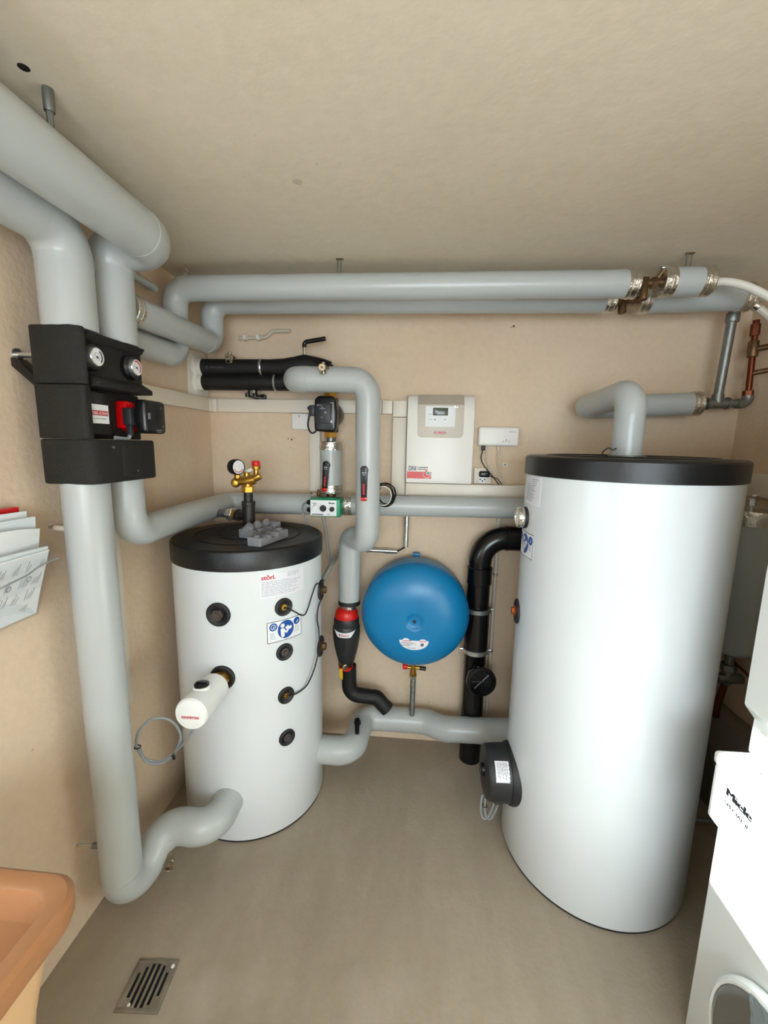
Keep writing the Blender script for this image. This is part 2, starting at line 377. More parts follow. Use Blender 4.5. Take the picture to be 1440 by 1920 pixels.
def drain_valve(label, p, ax, out, name='drain_valve'):
    """small brass fill and drain cock with ring chain: body along ax, spout along out"""
    p, ax, out = V(p), V(ax).normalized(), V(out).normalized(); o = thing(name, label, 'valve', p)
    build('body', MB().cyl(p, p+ax*.022, .009, n=16).lathe([(.011, 0), (.013, .003), (.013, .018), (.009, .022)], p+ax*.012, ax, 6).cyl(p+ax*.03, p+ax*.045, .007, n=14, bev=.002), 'nickel_brass', o)
    q = p+ax*.022
    build('spout', MB().cyl(q, q+out*.03, .008, n=16).lathe([(.013, 0), (.015, .002), (.015, .010), (.013, .012), (.006, .012)], q+out*.022, out, 24), 'nickel_brass', o)
    build('spindle', MB().cyl(q+out*.03, q+out*.038, .005, n=8), 'bronze', o)
    s_ = ax.cross(out)
    build('wing', MB().sweep([q-s_*.022, q+s_*.022], [.003, .006], 8), 'nickel_brass', o)
    build('chain', MB().torus(q+out*.026-V((0, 0, .016)), out, .011, .0013, 16, 6).torus(q+out*.024+s_*.012-V((0, 0, .012)), s_, .008, .0013, 12, 6), 'nickel_brass', o)
    return o
def hanger(label, x, y, ztop, zbot, r=.004, fat=False, tilt=0):
    o = thing('pipe_hanger', label, 'hanger', (x, y, zbot))
    build('rod', MB().cyl((x, y, zbot), (x, y, ztop), r, n=10), 'galvanised', o)
    if fat: build('socket', MB().cyl((x, y, ztop-.042), (x, y, ztop), .010, n=14, bev=.002), 'galvanised', o)
    else:
        build('rod', MB().cyl((x+.012, y, zbot), (x+.016, y, ztop), .002, n=8), 'galvanised', o)
        build('ceiling_plate', MB().box((x-.006, y-.006, ztop-.003), (x+.022, y+.006, ztop), .001), 'bronze', o)
    return o
def conduit(name, label, cat, pts, r, m, b=.02, clips=(), group=None, n=14):
    pts = [V(p) for p in pts]; o = thing(name, label, cat, min(pts, key=lambda p: p.z), group)
    build('tube', MB().tube(pts, r, b, n), m, o)
    for p, d in clips: p, d = V(p), V(d).normalized(); build('clip', MB().cyl(p-d*.006, p+d*.006, r+.003, n=n).cyl(p, p+V((0, .02, 0)), .004, n=8), 'zinc', o)
    return o

# ------------------------------------------------------------------ buffer tank (short, left)
LC, LR = (.3417, -.3816), .2994
t = thing('buffer_tank', 'short white buffer tank with flat black lid and many plugs', 'tank', (*LC, 0))
tank_l = t
build('base_ring', MB().lathe([(LR-.012, 0), (LR-.004, .002), (LR-.004, .012), (LR-.012, .012)], (*LC, 0), (0, 0, 1), 96), 'rubber_black', t)
body = build('body', MB().lathe([(LR-.01, .008), (LR-.003, .010), (LR, .016), (LR, .35), (LR, .75), (LR, 1.122)], (*LC, 0), (0, 0, 1), 128), 'tank_white', t)
lr = LR+.004; z0 = 1.114
build('lid', MB().lathe([(lr-.006, z0), (lr, z0+.002), (lr, z0+.066), (lr-.003, z0+.073), (lr-.010, z0+.077), (lr-.05, z0+.079), (.218, z0+.079), (.214, z0+.075), (.207, z0+.075), (.203, z0+.079), (.128, z0+.079), (.124, z0+.074), (.115, z0+.074), (.111, z0+.078), (.05, z0+.078), (.046, z0+.073), (0, z0+.073)], (*LC, 0), (0, 0, 1), 128), 'lid_black', t, ang=25)
LIDZ = z0+.079
def radial(c, rad, ang, z): n_ = V((math.cos(R(ang)), math.sin(R(ang)), 0)); return V((c[0], c[1], z))+n_*rad, n_
def rosette(tk, c, rad, ang, z, rr, kind):
    p, n_ = radial(c, rad, ang, z)
    ro = build('rosette', MB().lathe([(rr*.96, -.008), (rr, -.002), (rr, .004), (rr*.93, .0085), (rr*.82, .009), (rr*.62, .0045), (rr*.56, .003), (rr*.52, .0012), (0, .0012)], p, n_, 44), 'rubber_black', tk, ang=60)
    if kind == 'hex':
        build('plug', MB().hexn(p-n_*.004, p+n_*.016, rr*.5).lathe([(rr*.34, .016), (rr*.32, .02), (0, .02)], p, n_, 6), 'plug_dark', ro)
    elif kind == 'small':
        build('plug', MB().lathe([(rr*.45, -.004), (rr*.45, .006), (rr*.3, .007)], p, n_, 20).hexn(p+n_*.006, p+n_*.014, rr*.3), 'plug_dark', ro)
    elif kind == 'sensor':
        build('pocket_ring', MB().lathe([(rr*.34, -.004), (rr*.34, .006), (rr*.3, .008), (rr*.22, .008), (rr*.2, .003), (0, .003)], p, n_, 24), 'brass', ro)
    elif kind == 'brass':
        build('plug', MB().lathe([(rr*.55, -.004), (rr*.55, .010), (rr*.45, .012)], p, n_, 20).hexn(p+n_*.01, p+n_*.026, rr*.36), 'bronze', ro)
    elif kind == 'copper':
        build('plug', MB().hexn(p-n_*.004, p+n_*.012, rr*.5).hexn(p+n_*.01, p+n_*.022, rr*.3), 'sensor_orange', ro)
    return ro
rosette(t, LC, LR, -90, .957, .045, 'hex')
rosette(t, LC, LR, -89, .712, .047, 'open')
rosette(t, LC, LR, -45, .962, .035, 'sensor')
rosette(t, LC, LR, -45, .781, .034, 'small')
rosette(t, LC, LR, -44.5, .599, .034, 'sensor')
rosette(t, LC, LR, -44.5, .417, .034, 'small')
rosette(t, LC, LR, 2, .955, .043, 'brass')
rosette(t, LC, LR, 0, .704, .045, 'brass')
mp = cyl_map(LC, LR, -61.7, 1.006)      # data label
la = build('label', DC(mp, .0007).slab(0, 0, .183, .094), 'paper_label', t)
build('print', DC(mp, .0011).text('stōrl.', .006, .073, .022, .03, .052), 'ink_red', la)
build('print', DC(mp, .0011).lines(.006, .165, .008, .066, 9, .0016, 3, .6).lines(.105, .165, .072, .09, 3, .0016, 5, .6), 'ink_pale', la)
mp = cyl_map(LC, LR, -57.6, .829)       # instruction sign
sg = build('sign', DC(mp, .0007).slab(0, 0, .146, .083), 'paper', t)
build('border', DC(mp, .0011).frame(0, 0, .146, .083, .0022), 'ink_dark', sg)
build('symbol', DC(mp, .0011).disc(.074, .043, .034, .036).disc(.024, .062, .0155).disc(.122, .063, .0145), 'sign_blue', sg)
build('pictogram', DC(mp, .0015).disc(.060, .060, .0085).poly([(.053, .02), (.051, .048), (.058, .050), (.066, .048), (.074, .036), (.086, .046), (.089, .042), (.076, .026), (.068, .034), (.067, .016), (.058, .012)])
      .poly([(.070, .050), (.082, .058), (.087, .051), (.096, .054), (.100, .046), (.090, .042), (.077, .040)]).ring(.024, .062, .010, .002).poly([(.021, .058), (.027, .066), (.029, .063), (.024, .056)]).poly([(.119, .056), (.127, .068), (.129, .063), (.122, .055)]), 'paper', sg)
build('print', DC(mp, .0011).lines(.010, .036, .012, .040, 6, .0014, 8, .7).lines(.112, .136, .020, .044, 5, .0014, 9, .7), 'ink_pale', sg)
def on_cyl(a, z, h): return V((LC[0]+(LR+h)*math.cos(R(a)), LC[1]+(LR+h)*math.sin(R(a)), z))
c1 = [on_cyl(*q) for q in ((-45, .962, .008), (-41, .949, .012), (-36, .93, .006), (-31, .909, .006), (-27, .905, .007), (-23, .925, .006), (-17, .975, .006), (-11, 1.003, .006), (-4, .99, .014), (2, .965, .02))]
tag(build('sensor_cable', MB().sweep(smoothpath(c1), .0026, 8), 'cable_black', loc=c1[3]), 'black sensor cable crossing the blue sign on the short tank', 'cable')
c2 = [on_cyl(*q) for q in ((-44.5, .599, .008), (-38, .592, .009), (-30, .592, .006), (-24, .602, .006), (-16, .64, .006), (-9, .69, .006), (-9, .75, .012), (-8, .80, .008), (-10, .85, .006), (-7, .90, .006), (0, .935, .016))]
tag(build('sensor_cable', MB().sweep(smoothpath(c2), .0026, 8), 'cable_black', loc=c2[3]), 'black sensor cable hanging from the lower brass pocket of the short tank', 'cable')
c3 = [on_cyl(*q) for q in ((-38, .597, .007), (-29, .60, .005), (-20, .65, .005), (-13, .72, .005), (-12, .80, .005), (-13, .88, .005))]
tag(build('sensor_cable', MB().sweep(smoothpath(c3), .0012, 6), 'cable_grey', loc=c3[0]), 'thin grey sensor wire beside the black cable on the short tank', 'cable')
# immersion heater with white head
hp, hn = radial(LC, LR, -89, .712); hn = V((.02, -1, .03)).normalized()
t = thing('immersion_heater', 'white screw-in immersion heater head with black dial on the short tank', 'heater', hp)
build('hex_neck', MB().cyl(hp-hn*.004, hp+hn*.015, .028, n=24).hexn(hp+hn*.012, hp+hn*.062, .033), 'brass', t)
hb = hp+hn*.058
head = build('head', MB().lathe([(.03, 0), (.046, .002), (.05, .006), (.051, .03), (.051, .085), (.0505, .088), (.053, .089), (.054, .15), (.053, .165), (.049, .171), (.044, .1725), (0, .1735)], hb, hn, 56), 'plastic_white', t, ang=25)
A_, B_, C_ = basis(hn); upv = V((0, 0, 1)); upv = (upv-hn*upv.dot(hn)).normalized(); sdv = upv.cross(hn)
dk = hb+hn*.095+upv*.050
build('dial_boss', MB().lathe([(.028, -.012), (.028, .005), (.026, .007), (0, .007)], dk, upv, 32), 'plastic_white', head)
build('dial', MB().lathe([(.024, .006), (.024, .012), (.021, .014), (0, .014)], dk, upv, 32).box((-.018, -.003, .013), (.018, .003, .019), .001, Mx=Matrix.Translation(dk) @ Matrix((sdv, hn, upv)).transposed().to_4x4()), 'plastic_black', head)
mp = plane_map(hb+hn*.1736, -sdv, upv, hn)
build('badge', DC(mp, .001).rect(-.028, -.012, .028, -.0045), 'ink_red', head)
build('badge_print', DC(mp, .0016).text('STIEBEL ELTRON', -.026, -.011, .007, .01, .052), 'paper', head)
# heater cable loop
lp = [hb+hn*.13-upv*.05+sdv*0, (.30, -.86, .585), (.24, -.845, .52), (.20, -.86, .498), (.165, -.885, .53), (.150, -.895, .585), (.165, -.89, .64), (.205, -.87, .668), (.25, -.85, .645), (.27, -.84, .585), (.25, -.845, .53), (.215, -.86, .497), (.175, -.885, .515), (.155, -.89, .57)]
t = thing('heater_cable', 'grey heater cable coiled in a loop between tall grey pipe and short tank', 'cable', (.2, -.86, .5))
build('cable', MB().sweep(smoothpath(lp, 8), .0045, 10), 'cable_grey', t)
build('cable_tie', MB().torus((.243, -.846, .521), (.6, .1, -.5), .0095, .002, 14, 6).box((.246, -.856, .506), (.254, -.850, .520)), 'plastic_black', t)
build('cable_tie', MB().torus((.152, -.893, .575), (.05, 0, 1), .009, .002, 14, 6), 'plastic_black', t)
# safety group on top of the tank
cx, cy = LC
t = thing('safety_group', 'brass safety group with pressure gauge and red cap above short tank', 'valve', (cx, cy, LIDZ))
build('tee', MB().lathe([(.030, -.002), (.030, .008), (.024, .010), (.023, .03), (.026, .032), (.026, .12), (.028, .122), (.028, .135), (.024, .137)], (cx, cy, LIDZ), (0, 0, 1), 28).cyl((cx, cy, 1.267), (cx-.05, cy+.018, 1.265), .021, n=24).cyl((cx-.046, cy+.0165, 1.265), (cx-.062, cy+.022, 1.265), .025, n=24, bev=.003), 'black_iron', t)
build('nipple', MB().cyl((cx, cy, LIDZ+.13), (cx, cy, 1.368), .0185, n=24), 'black_iron', t)
dv = V((-1, .36, 0)).normalized(); q = V((cx, cy, 1.265))
build('union_ring', MB().lathe([(.019, 0), (.023, .002), (.023, .012), (.019, .014)], q+dv*.066, dv, 24), 'brass', t)
build('union_nut', MB().hexn(q+dv*.08, q+dv*.106, .029).hexn(q+dv*.106, q+dv*.118, .024), 'zinc', t)
build('nipple', MB().cyl(q+dv*.116, q+dv*.19, .0165, n=20), 'galvanised', t)
build('hex_base', MB().hexn((cx, cy, 1.366), (cx, cy, 1.392), .026), 'brass_bright', t)
bw = V((.8, -.6, 0)).normalized(); sx = V((1, .1, 0)).normalized()
build('manifold', MB().cyl((cx, cy, 1.39), (cx, cy, 1.425), .018, n=20).sweep([V((cx, cy, 1.41))-sx*.052, V((cx, cy, 1.415)), V((cx, cy, 1.42))+sx*.03], [.014, .023, .02], 20).cyl(V((cx, cy, 1.42))+sx*.02, V((cx, cy, 1.438))+sx*.052, .016, n=18, bev=.003)
      .cyl((cx-.002, cy, 1.42), (cx-.004, cy, 1.452), .013, n=16, bev=.002), 'brass', t)
build('side_plug', MB().ball(V((cx, cy, 1.405))-sx*.05, .02).cyl(V((cx, cy, 1.405))-sx*.05, V((cx, cy, 1.405))-sx*.05+V((.2, -1, 0)).normalized()*.024, .014, n=16, bev=.003), 'brass', t)
gp = V((cx, cy, 1.47))-sx*.042
build('gauge_stem', MB().cyl(gp-V((0, 0, .055)), gp-V((0, 0, .024)), .009, n=14).hexn(gp-V((0, 0, .046)), gp-V((0, 0, .032)), .013), 'brass', t)
ga = V((.86, -.5, 0)).normalized()
gg = build('gauge', MB().lathe([(.024, -.026), (.031, -.023), (.032, -.018), (.032, .008), (.030, .012), (.028, .012), (.0275, .008)], gp, ga, 40), 'plastic_black', t)
gv = V((0, 0, 1)); gu = gv.cross(ga); mp = plane_map(gp+ga*.009, gu, gv, ga)
build('dial', DC(mp, .0005).disc(0, 0, .0275), 'paper', gg)
build('dial_print', DC(mp, .001).ring(0, 0, .022, .003, 20, 200, 340).poly([(-.001, -.004), (.012, .010), (.001, -.001)]), 'ink_red', gg)
rp = V((cx, cy, 1.425))+sx*.036
build('relief_body', MB().lathe([(.013, 0), (.012, .02), (.010, .022), (.010, .034), (.017, .037), (.018, .05), (.015, .053)], rp, (0, 0, 1), 24), 'brass', t)
build('relief_cap', MB().lathe([(.0165, .052), (.0175, .054), (.0165, .07), (.015, .072), (0, .072)], rp, (0, 0, 1), 20), 'red_cap', t)
build('grey_knob', MB().cyl((cx-.004, cy, 1.452), (cx+.022, cy-.012, 1.462), .007, n=12, bev=.002), 'plastic_white', t)
# moulded grey foam blocks on the lid
def foam_block(label, o, ang, L, wd, h, bumps):
    Mx = Matrix.Translation(o) @ Matrix.Rotation(R(ang), 4, 'Z'); t = thing('foam_block', label, 'packing foam', o)
    prof = [(0, 0), (L, 0), (L, h)]
    for a, b_, dep in bumps[::-1]:
        prof += [(b_, h), (b_-.004, h-dep), (a+.004, h-dep), (a, h)]
    prof += [(0, h)]
    u = Mx.to_3x3() @ V((1, 0, 0)); v_ = V((0, 0, 1)); w_ = Mx.to_3x3() @ V((0, 1, 0))
    build('slab', MB().prism(prof, o, u, v_, w_, wd, .003, 1), 'eps_grey', t)
    return t, Mx
t, Mx = foam_block('grey foam block, the front one lying flat on the short tank lid', V((.478, -.612, LIDZ)), 76, .19, .058, .034, ((.035, .055, .010), (.075, .115, .016), (.135, .15, .010)))
build('knob', MB().cyl(Mx @ V((.02, .028, .03)), Mx @ V((.02, .028, .040)), .012, n=14, bev=.002).cyl(Mx @ V((.165, .028, .03)), Mx @ V((.165, .028, .042)), .013, n=14, bev=.002), 'eps_grey', t)
t, Mx = foam_block('grey foam block with rounded lugs, behind the flat one on the tank lid', V((.402, -.50, LIDZ)), 66, .155, .075, .036, ((.025, .045, .014), (.07, .095, .016), (.112, .126, .012)))
build('lug', MB().cyl(Mx @ V((.012, .06, .02)), Mx @ V((.012, .02, .052)), .017, n=14, bev=.003).cyl(Mx @ V((.06, .06, .026)), Mx @ V((.06, .025, .054)), .016, n=14, bev=.003).cyl(Mx @ V((.105, .055, .032)), Mx @ V((.105, .02, .058)), .014, n=14, bev=.003).box((.13, .0, .0), (.165, .05, .05), .006, Mx=Mx), 'eps_grey', t)

# ------------------------------------------------------------------ hot water tank (tall, right)
RC, RR, RH = (1.7602, -.5314), .3264, 1.479
t = thing('hot_water_tank', 'tall white hot water tank with black lid and side flange', 'tank', (*RC, 0))
build('base_ring', MB().lathe([(RR-.012, 0), (RR-.004, .002), (RR-.004, .012), (RR-.012, .012)], (*RC, 0), (0, 0, 1), 96), 'rubber_black', t)
build('body', MB().lathe([(RR-.01, .008), (RR-.003, .010), (RR, .016), (RR, .4), (RR, .9), (RR, RH+.005)], (*RC, 0), (0, 0, 1), 128), 'tank_white', t)
lr = RR+.006; z0 = RH-.002
build('lid', MB().lathe([(lr-.006, z0), (lr, z0+.002), (lr, z0+.058), (lr-.003, z0+.064), (lr-.010, z0+.067), (.262, z0+.068), (.258, z0+.072), (.245, z0+.072), (.240, z0+.068), (.13, z0+.068), (.125, z0+.071), (.115, z0+.071), (.11, z0+.067), (0, z0+.067)], (*RC, 0), (0, 0, 1), 128), 'lid_black', t, ang=25)
RLZ = z0+.067
p, n_ = radial(RC, RR, 180, 1.322)
ro = build('thermometer', MB().lathe([(.039, -.006), (.039, .007), (.036, .010), (0, .010)], p, n_, 40), 'rubber_black', t)
build('bezel', MB().lathe([(.036, .009), (.037, .011), (.037, .026), (.035, .031), (.032, .032), (.031, .028)], p, n_, 40), 'chrome', ro)
build('dial', MB().lathe([(.032, .027), (.031, .0285), (0, .029)], p, n_, 40), 'paper', ro)
rosette(t, RC, RR, 175, .956, .047, 'copper')
mp = cyl_map(RC, RR, 176, 1.375)
la = build('label', DC(mp, .0007).slab(0, 0, .128, .098), 'paper_label', t)
build('print', DC(mp, .0011).lines(.012, .10, .012, .074, 11, .0018, 21, .5).lines(.07, .115, .066, .092, 4, .002, 23, .6), 'ink_pale', la)
mp = cyl_map(RC, RR, 170, 1.186)
sg = build('sign', DC(mp, .0007).slab(0, 0, .142, .088), 'paper', t)
build('border', DC(mp, .0011).frame(0, 0, .142, .088, .0022), 'ink_dark', sg)
build('symbol', DC(mp, .0011).disc(.074, .046, .034, .036).disc(.024, .064, .0155).disc(.122, .064, .0155), 'sign_blue', sg)
build('pictogram', DC(mp, .0015).disc(.062, .062, .0085).poly([(.055, .02), (.053, .048), (.060, .051), (.068, .048), (.076, .036), (.088, .046), (.091, .042), (.078, .026), (.070, .034), (.069, .016), (.060, .012)]).poly([(.074, .052), (.092, .060), (.100, .050), (.082, .040)]).poly([(.119, .058), (.126, .071), (.128, .066), (.122, .056)]), 'paper', sg)
build('print', DC(mp, .0011).lines(.112, .132, .026, .046, 5, .0014, 29, .7), 'ink_pale', sg)
p, n_ = radial(RC, RR, 183, .305)        # flange heater cover
A_, B_, C_ = basis(n_)
fl = build('flange_plate', MB().lathe([(.113, -.03), (.113, .0), (.109, .010), (.10, .012), (0, .012)], p, n_, 48), 'rubber_black', t, ang=50)
cv = build('heater_cover', MB().lathe([(.105, .0), (.103, .05), (.100, .085), (.094, .094), (.085, .097), (0, .099)], p, n_, 48), 'plastic_dark', t, ang=30)
build('cover_knob', MB().lathe([(.026, .097), (.026, .108), (.022, .112), (0, .112)], p+V((0, 0, .01)), n_, 24), 'plastic_black', cv)
# rating plate wrapped over the top of the cover
Up = V((0, 0, 1)); Sd = Up.cross(n_)
def cov(a, b, h):    # a along axis, b around from the top towards the room
    th = R(30)+b/.102; return p+n_*a+(Up*math.cos(th)-(-Sd)*0+Sd*math.sin(th))*(.1035+h)
d_ = DC(lambda a, b, h: cov(.02+b, a, h), .0006); rpz = build('rating_plate', d_.slab(0, 0, .07, .052, .006), 'paper_label', cv)
build('print', DC(lambda a, b, h: cov(.02+b, a, h), .0011).lines(.006, .064, .006, .046, 7, .0018, 40, .6), 'ink', rpz)
for i, dx in enumerate((.0, .016)):
    pc = p+n_*(.03+dx)-Up*.09
    build('cable', MB().sweep(smoothpath([pc, pc-Up*.05+n_*.002, pc-Up*.105+n_*.018, pc-Up*.125+n_*.035, pc-Up*.105+n_*.05, pc-Up*.05+n_*.055, pc-Up*.012+n_*.05]), .0042, 8), 'cable_grey', t)
build('cable_tie', MB().torus(p+n_*.038-Up*.135, (0, 0, 1), .013, .0018, 14, 6).torus(p+n_*.085-Up*.155, (.1, 0, 1), .009, .0018, 14, 6), 'plastic_black', t)
build('lid_wire', MB().sweep(smoothpath([(1.64, -.62, RLZ), (1.642, -.622, RLZ+.018), (1.655, -.63, RLZ+.03), (1.664, -.635, RLZ+.024), (1.675, -.64, RLZ+.03)]), .0022, 6), 'cable_black', t)
build('pipe_collar', MB().lathe([(.05, .0), (.06, .001), (.06, .005), (.05, .007)], (1.76, -.531, RLZ), (0, 0, 1), 32), 'galvanised', t)

# ------------------------------------------------------------------ insulated pipe runs
yP1, yP2, xP = -.985, -.825, .135
o = pipe_run('insulated_pipe', 'grey insulated pipe from rear wall into near side of black pump station', [(xP, YR, 2.095), (xP, yP1, 2.095), (xP, yP1, 1.85)], .062, .08)
o = pipe_run('insulated_pipe', 'tall grey insulated pipe standing below pump station, kinking into short tank foot', [(xP, yP1, 1.462), (xP, yP1, .085), (.172, -.80, .19), (.345, -.80, .19), (.345, -.655, .19)], .058, [.075, .075, .07])
o = pipe_run('insulated_pipe', 'thick grey insulated pipe hung under ceiling, bending down behind the first', [(.285, YR, 2.118), (.285, yP2, 2.118), (xP, yP2, 2.118), (xP, yP2, 1.85)], .062, [.075, .07])
o = pipe_run('insulated_pipe', 'grey insulated pipe leaving pump station low and running to the green valve', [(xP, yP2, 1.462), (xP, yP2, 1.278), (xP, -.12, 1.282), (.585, -.12, 1.287)], .05, .068, cuffs=(1,))
o = pipe_run('insulated_pipe', 'straight grey insulated pipe from green valve to tall tank, under white trunking', [(.70, -.12, 1.288), (1.64, -.12, 1.298), (1.66, -.26, 1.298)], .048, .06, cuffs=(0,))
o = pipe_run('insulated_pipe', 'front ceiling pipe along back wall, grey insulated, dropping at left corner', [(.075, -.86, 1.895), (.075, -.39, 1.905), (.075, -.39, 2.155), (1.79, -.39, 2.15)], .046, .062, cuffs=(1,))
build('vent_plug', MB().cyl((.122, -.39, 2.195), (.122, -.39, 2.212), .008, n=12).cyl((.115, -.39, 2.216), (.135, -.395, 2.22), .009, n=12, bev=.002), 'zinc', o)
o = pipe_run('insulated_pipe', 'rear ceiling pipe along back wall, grey insulated, with foil cuff near station', [(.14, -.775, 1.972), (.13, -.2, 1.992), (.13, -.2, 2.162), (1.795, -.2, 2.155)], .046, .062, cuffs=(0, 1))
o = pipe_run('insulated_pipe', 'short grey insulated pipe stub with foil cuffs beside white hose', [(1.875, -.39, 2.155), (2.036, -.39, 2.156)], .047, cuffs=(0, 1))
o = pipe_run('insulated_pipe', 'grey insulated pipe stub in the right corner under the white hose', [(1.89, -.2, 2.157), (2.30, -.2, 2.163)], .050, cuffs=(0, 1))
o = pipe_run('insulated_pipe', 'grey insulated pipe rising from tall tank lid and turning to wall', [(1.756, -.531, RLZ+.002), (1.754, -.531, 1.762), (1.745, -.12, 1.745), (2.215, -.12, 1.766)], .048, .062, cuffs=(1,))
o = pipe_run('insulated_pipe', 'grey insulated pipe arching over the pump and dropping in front', [(.512, -.17, 1.843), (.512, -.30, 1.832), (.828, -.30, 1.829), (.832, -.30, 1.15), (.732, -.155, 1.15), (.729, -.15, .826)], .0515, [.06, .07, .062, .06])
lever(o, (.824, -.351, 1.466), (-.05, -1, 0), (0, 0, -1), .12, .03)
build('black_cuff', MB().lathe([(.0525, 0), (.0525, .02), (.05, .022)], (.729, -.15, .812), (0, 0, 1), 36), 'rubber_black', o)
o = pipe_run('insulated_pipe', 'grey insulated floor pipe linking short tank foot with tall tank', [(.62, -.375, .2), (.782, -.375, .2), (.80, -.112, .19), (1.12, -.112, .19), (1.20, -.165, .195), (1.43, -.185, .215), (1.56, -.32, .32)], .059, [.075, .072, .09, .09, .09])
lever(o, (.79, -.26, .262), (-.1, -.25, 1), (.15, -1, -.2), .075, .024, False)
o = pipe_run('insulated_pipe', 'grey insulated pipe in the dark gap right of the tall tank', [(2.0, -.14, .2), (2.45, -.14, .2)], .06)
# black insulated heat pump pipes from the left wall
pt = thing('wall_patch', 'white plaster patch with two sleeves on left wall', 'wall patch', (0, -.13, 1.77))
build('plaster', MB().prism([(-.195, 1.775), (-.05, 1.768), (-.012, 1.78), (-.012, 1.97), (-.06, 1.985), (-.19, 1.975)], (0, 0, 0), (0, 1, 0), (0, 0, 1), (1, 0, 0), .006, .003), 'plaster_white', pt)
for z in (1.908, 1.842): build('sleeve', MB().lathe([(.05, .003), (.043, .012), (.038, .016), (.038, .04), (.030, .042)], (0, -.12, z), (1, 0, 0), 28), 'plaster_white', pt)
o = pipe_run('black_insulated_pipe', 'upper black foam pipe from wall patch, with lever on top', [(.04, -.12, 1.908), (.635, -.12, 1.905), (.635, -.12, 1.812)], .0375, .05, 'foam_black')
build('valve_wrap', MB().sweep([(.37, -.12, 1.907), (.42, -.12, 1.908), (.47, -.12, 1.912), (.515, -.12, 1.916), (.56, -.12, 1.912), (.60, -.12, 1.906), (.63, -.12, 1.90)], [.0378, .039, .043, .049, .044, .04, .036], 32), 'foam_black', o)
build('seam_tape', MB().lathe([(.0385, 0), (.0395, .002), (.0395, .008), (.0385, .01)], (.312, -.12, 1.9075), (1, 0, 0), 32), 'zinc', o)
hd = build('valve_stem', MB().cyl((.515, -.12, 1.955), (.515, -.12, 2.002), .0075, n=14), 'chrome', o)
build('valve_handle', MB().tube([(.515, -.12, 1.995), (.514, -.12, 2.018), (.612, -.125, 2.032)], .0095, .016, 14), 'plastic_black', hd)
mp = plane_map((.07, -.1578, 1.898), (1, 0, 0), (0, 0, 1), (0, -1, 0))
build('print', DC(mp, .0007).ring(.004, .0045, .005, .0016).text('AF/ArmaFlex', .016, .001, .011, 0, .068), 'ink', o)
o = pipe_run('black_insulated_pipe', 'lower black foam pipe from wall patch, ending behind grey pipe', [(.04, -.12, 1.842), (.512, -.12, 1.842), (.512, -.19, 1.842)], .036, .04, 'foam_black')
build('seam_tape', MB().lathe([(.037, 0), (.039, .002), (.039, .007), (.037, .009)], (.375, -.12, 1.842), (1, 0, 0), 32), 'zinc', o)
t = thing('pipe_bracket', 'black double pipe clamp on white trunking under black pipes', 'bracket', (.26, -.1, 1.78))
for x in (.245, .28): build('clamp', MB().cyl((x, -.12, 1.777), (x, -.12, 1.815), .011, n=12).box((x-.012, -.03, 1.779), (x+.012, .0, 1.80), .002).box((x-.008, -.125, 1.778), (x+.008, -.01, 1.786), .002), 'plastic_black', t); build('screw', MB().hexn((x, -.131, 1.80), (x, -.137, 1.80), .008), 'zinc', t)
drain_valve('small brass drain valve on the upper black pipe', (.185, -.147, 1.925), (0, -.25, 1), (.05, -1, -.1))
drain_valve('small brass drain valve on the grey arch above the pump', (.655, -.35, 1.846), (0, -.15, 1), (.05, -1, -.1))
drain_valve('small brass drain valve under the kinked pipe at the floor', (.203, -.862, .150), (.75, -.35, -.55), (.35, -.8, -.45))

# ------------------------------------------------------------------ pump station on the left wall
t = thing('pump_station', 'black foam-cased pump station with two gauges on the left wall', 'pump station', (.14, -.905, 1.455))
def plan(x0, x1, y0, y1, rc, k=5):
    pts = [(x0, y0)]
    for i in range(k+1): a = R(-90+90*i/k); pts.append((x1-rc+rc*math.cos(a), y0+rc+rc*math.sin(a)))
    for i in range(k+1): a = R(90*i/k); pts.append((x1-rc+rc*math.cos(a), y1-rc+rc*math.sin(a)))
    return pts+[(x0, y1)]
def slabz(poly, za, zb, bev=.006): return MB().prism(poly, (0, 0, za), (1, 0, 0), (0, 1, 0), (0, 0, 1), zb-za, bev)
ya, yb = -1.045, -.765; x0, x1 = .07, .212
low = build('lower_shell', slabz(plan(x0, x1, ya, yb, .035), 1.455, 1.572), 'epp_black', t)
build('middle_shell', slabz([(x0, ya), (.196, ya), (.203, ya+.008), (.203, ya+.026), (.156, ya+.030), (.156, yb), (x0, yb)], 1.5735, 1.7085, .004), 'epp_black', t)
u1 = build('upper_shell', slabz([(x0, ya), (.178, ya), (.200, ya+.016), (.202, ya+.026), (.194, ya+.032), (.172, ya+.036), (.172, yb-.012), (.176, yb-.004), (.17, yb), (x0, yb)], 1.7100, 1.852), 'epp_black', t)
build('upper_frame', MB().prism([(.165, 1.7105), (.206, 1.7105), (.206, 1.724), (.176, 1.742), (.165, 1.742)], (0, ya+.05, 0), (1, 0, 0), (0, 0, 1), (0, 1, 0), yb-ya-.052, .003), 'epp_black', t)
build('upper_frame', MB().prism([(.165, 1.826), (.180, 1.832), (.192, 1.848), (.165, 1.852)], (0, ya+.05, 0), (1, 0, 0), (0, 0, 1), (0, 1, 0), yb-ya-.055, .002), 'epp_black', t)
build('hatch', MB().box((.208, -.935, 1.468), (.2165, -.86, 1.555), .004), 'epp_black', low)
build('screw', MB().cyl((.21, -.97, 1.552), (.216, -.97, 1.552), .004, n=10).cyl((.213, -.88, 1.483), (.217, -.88, 1.483), .003, n=10), 'galvanised', low)
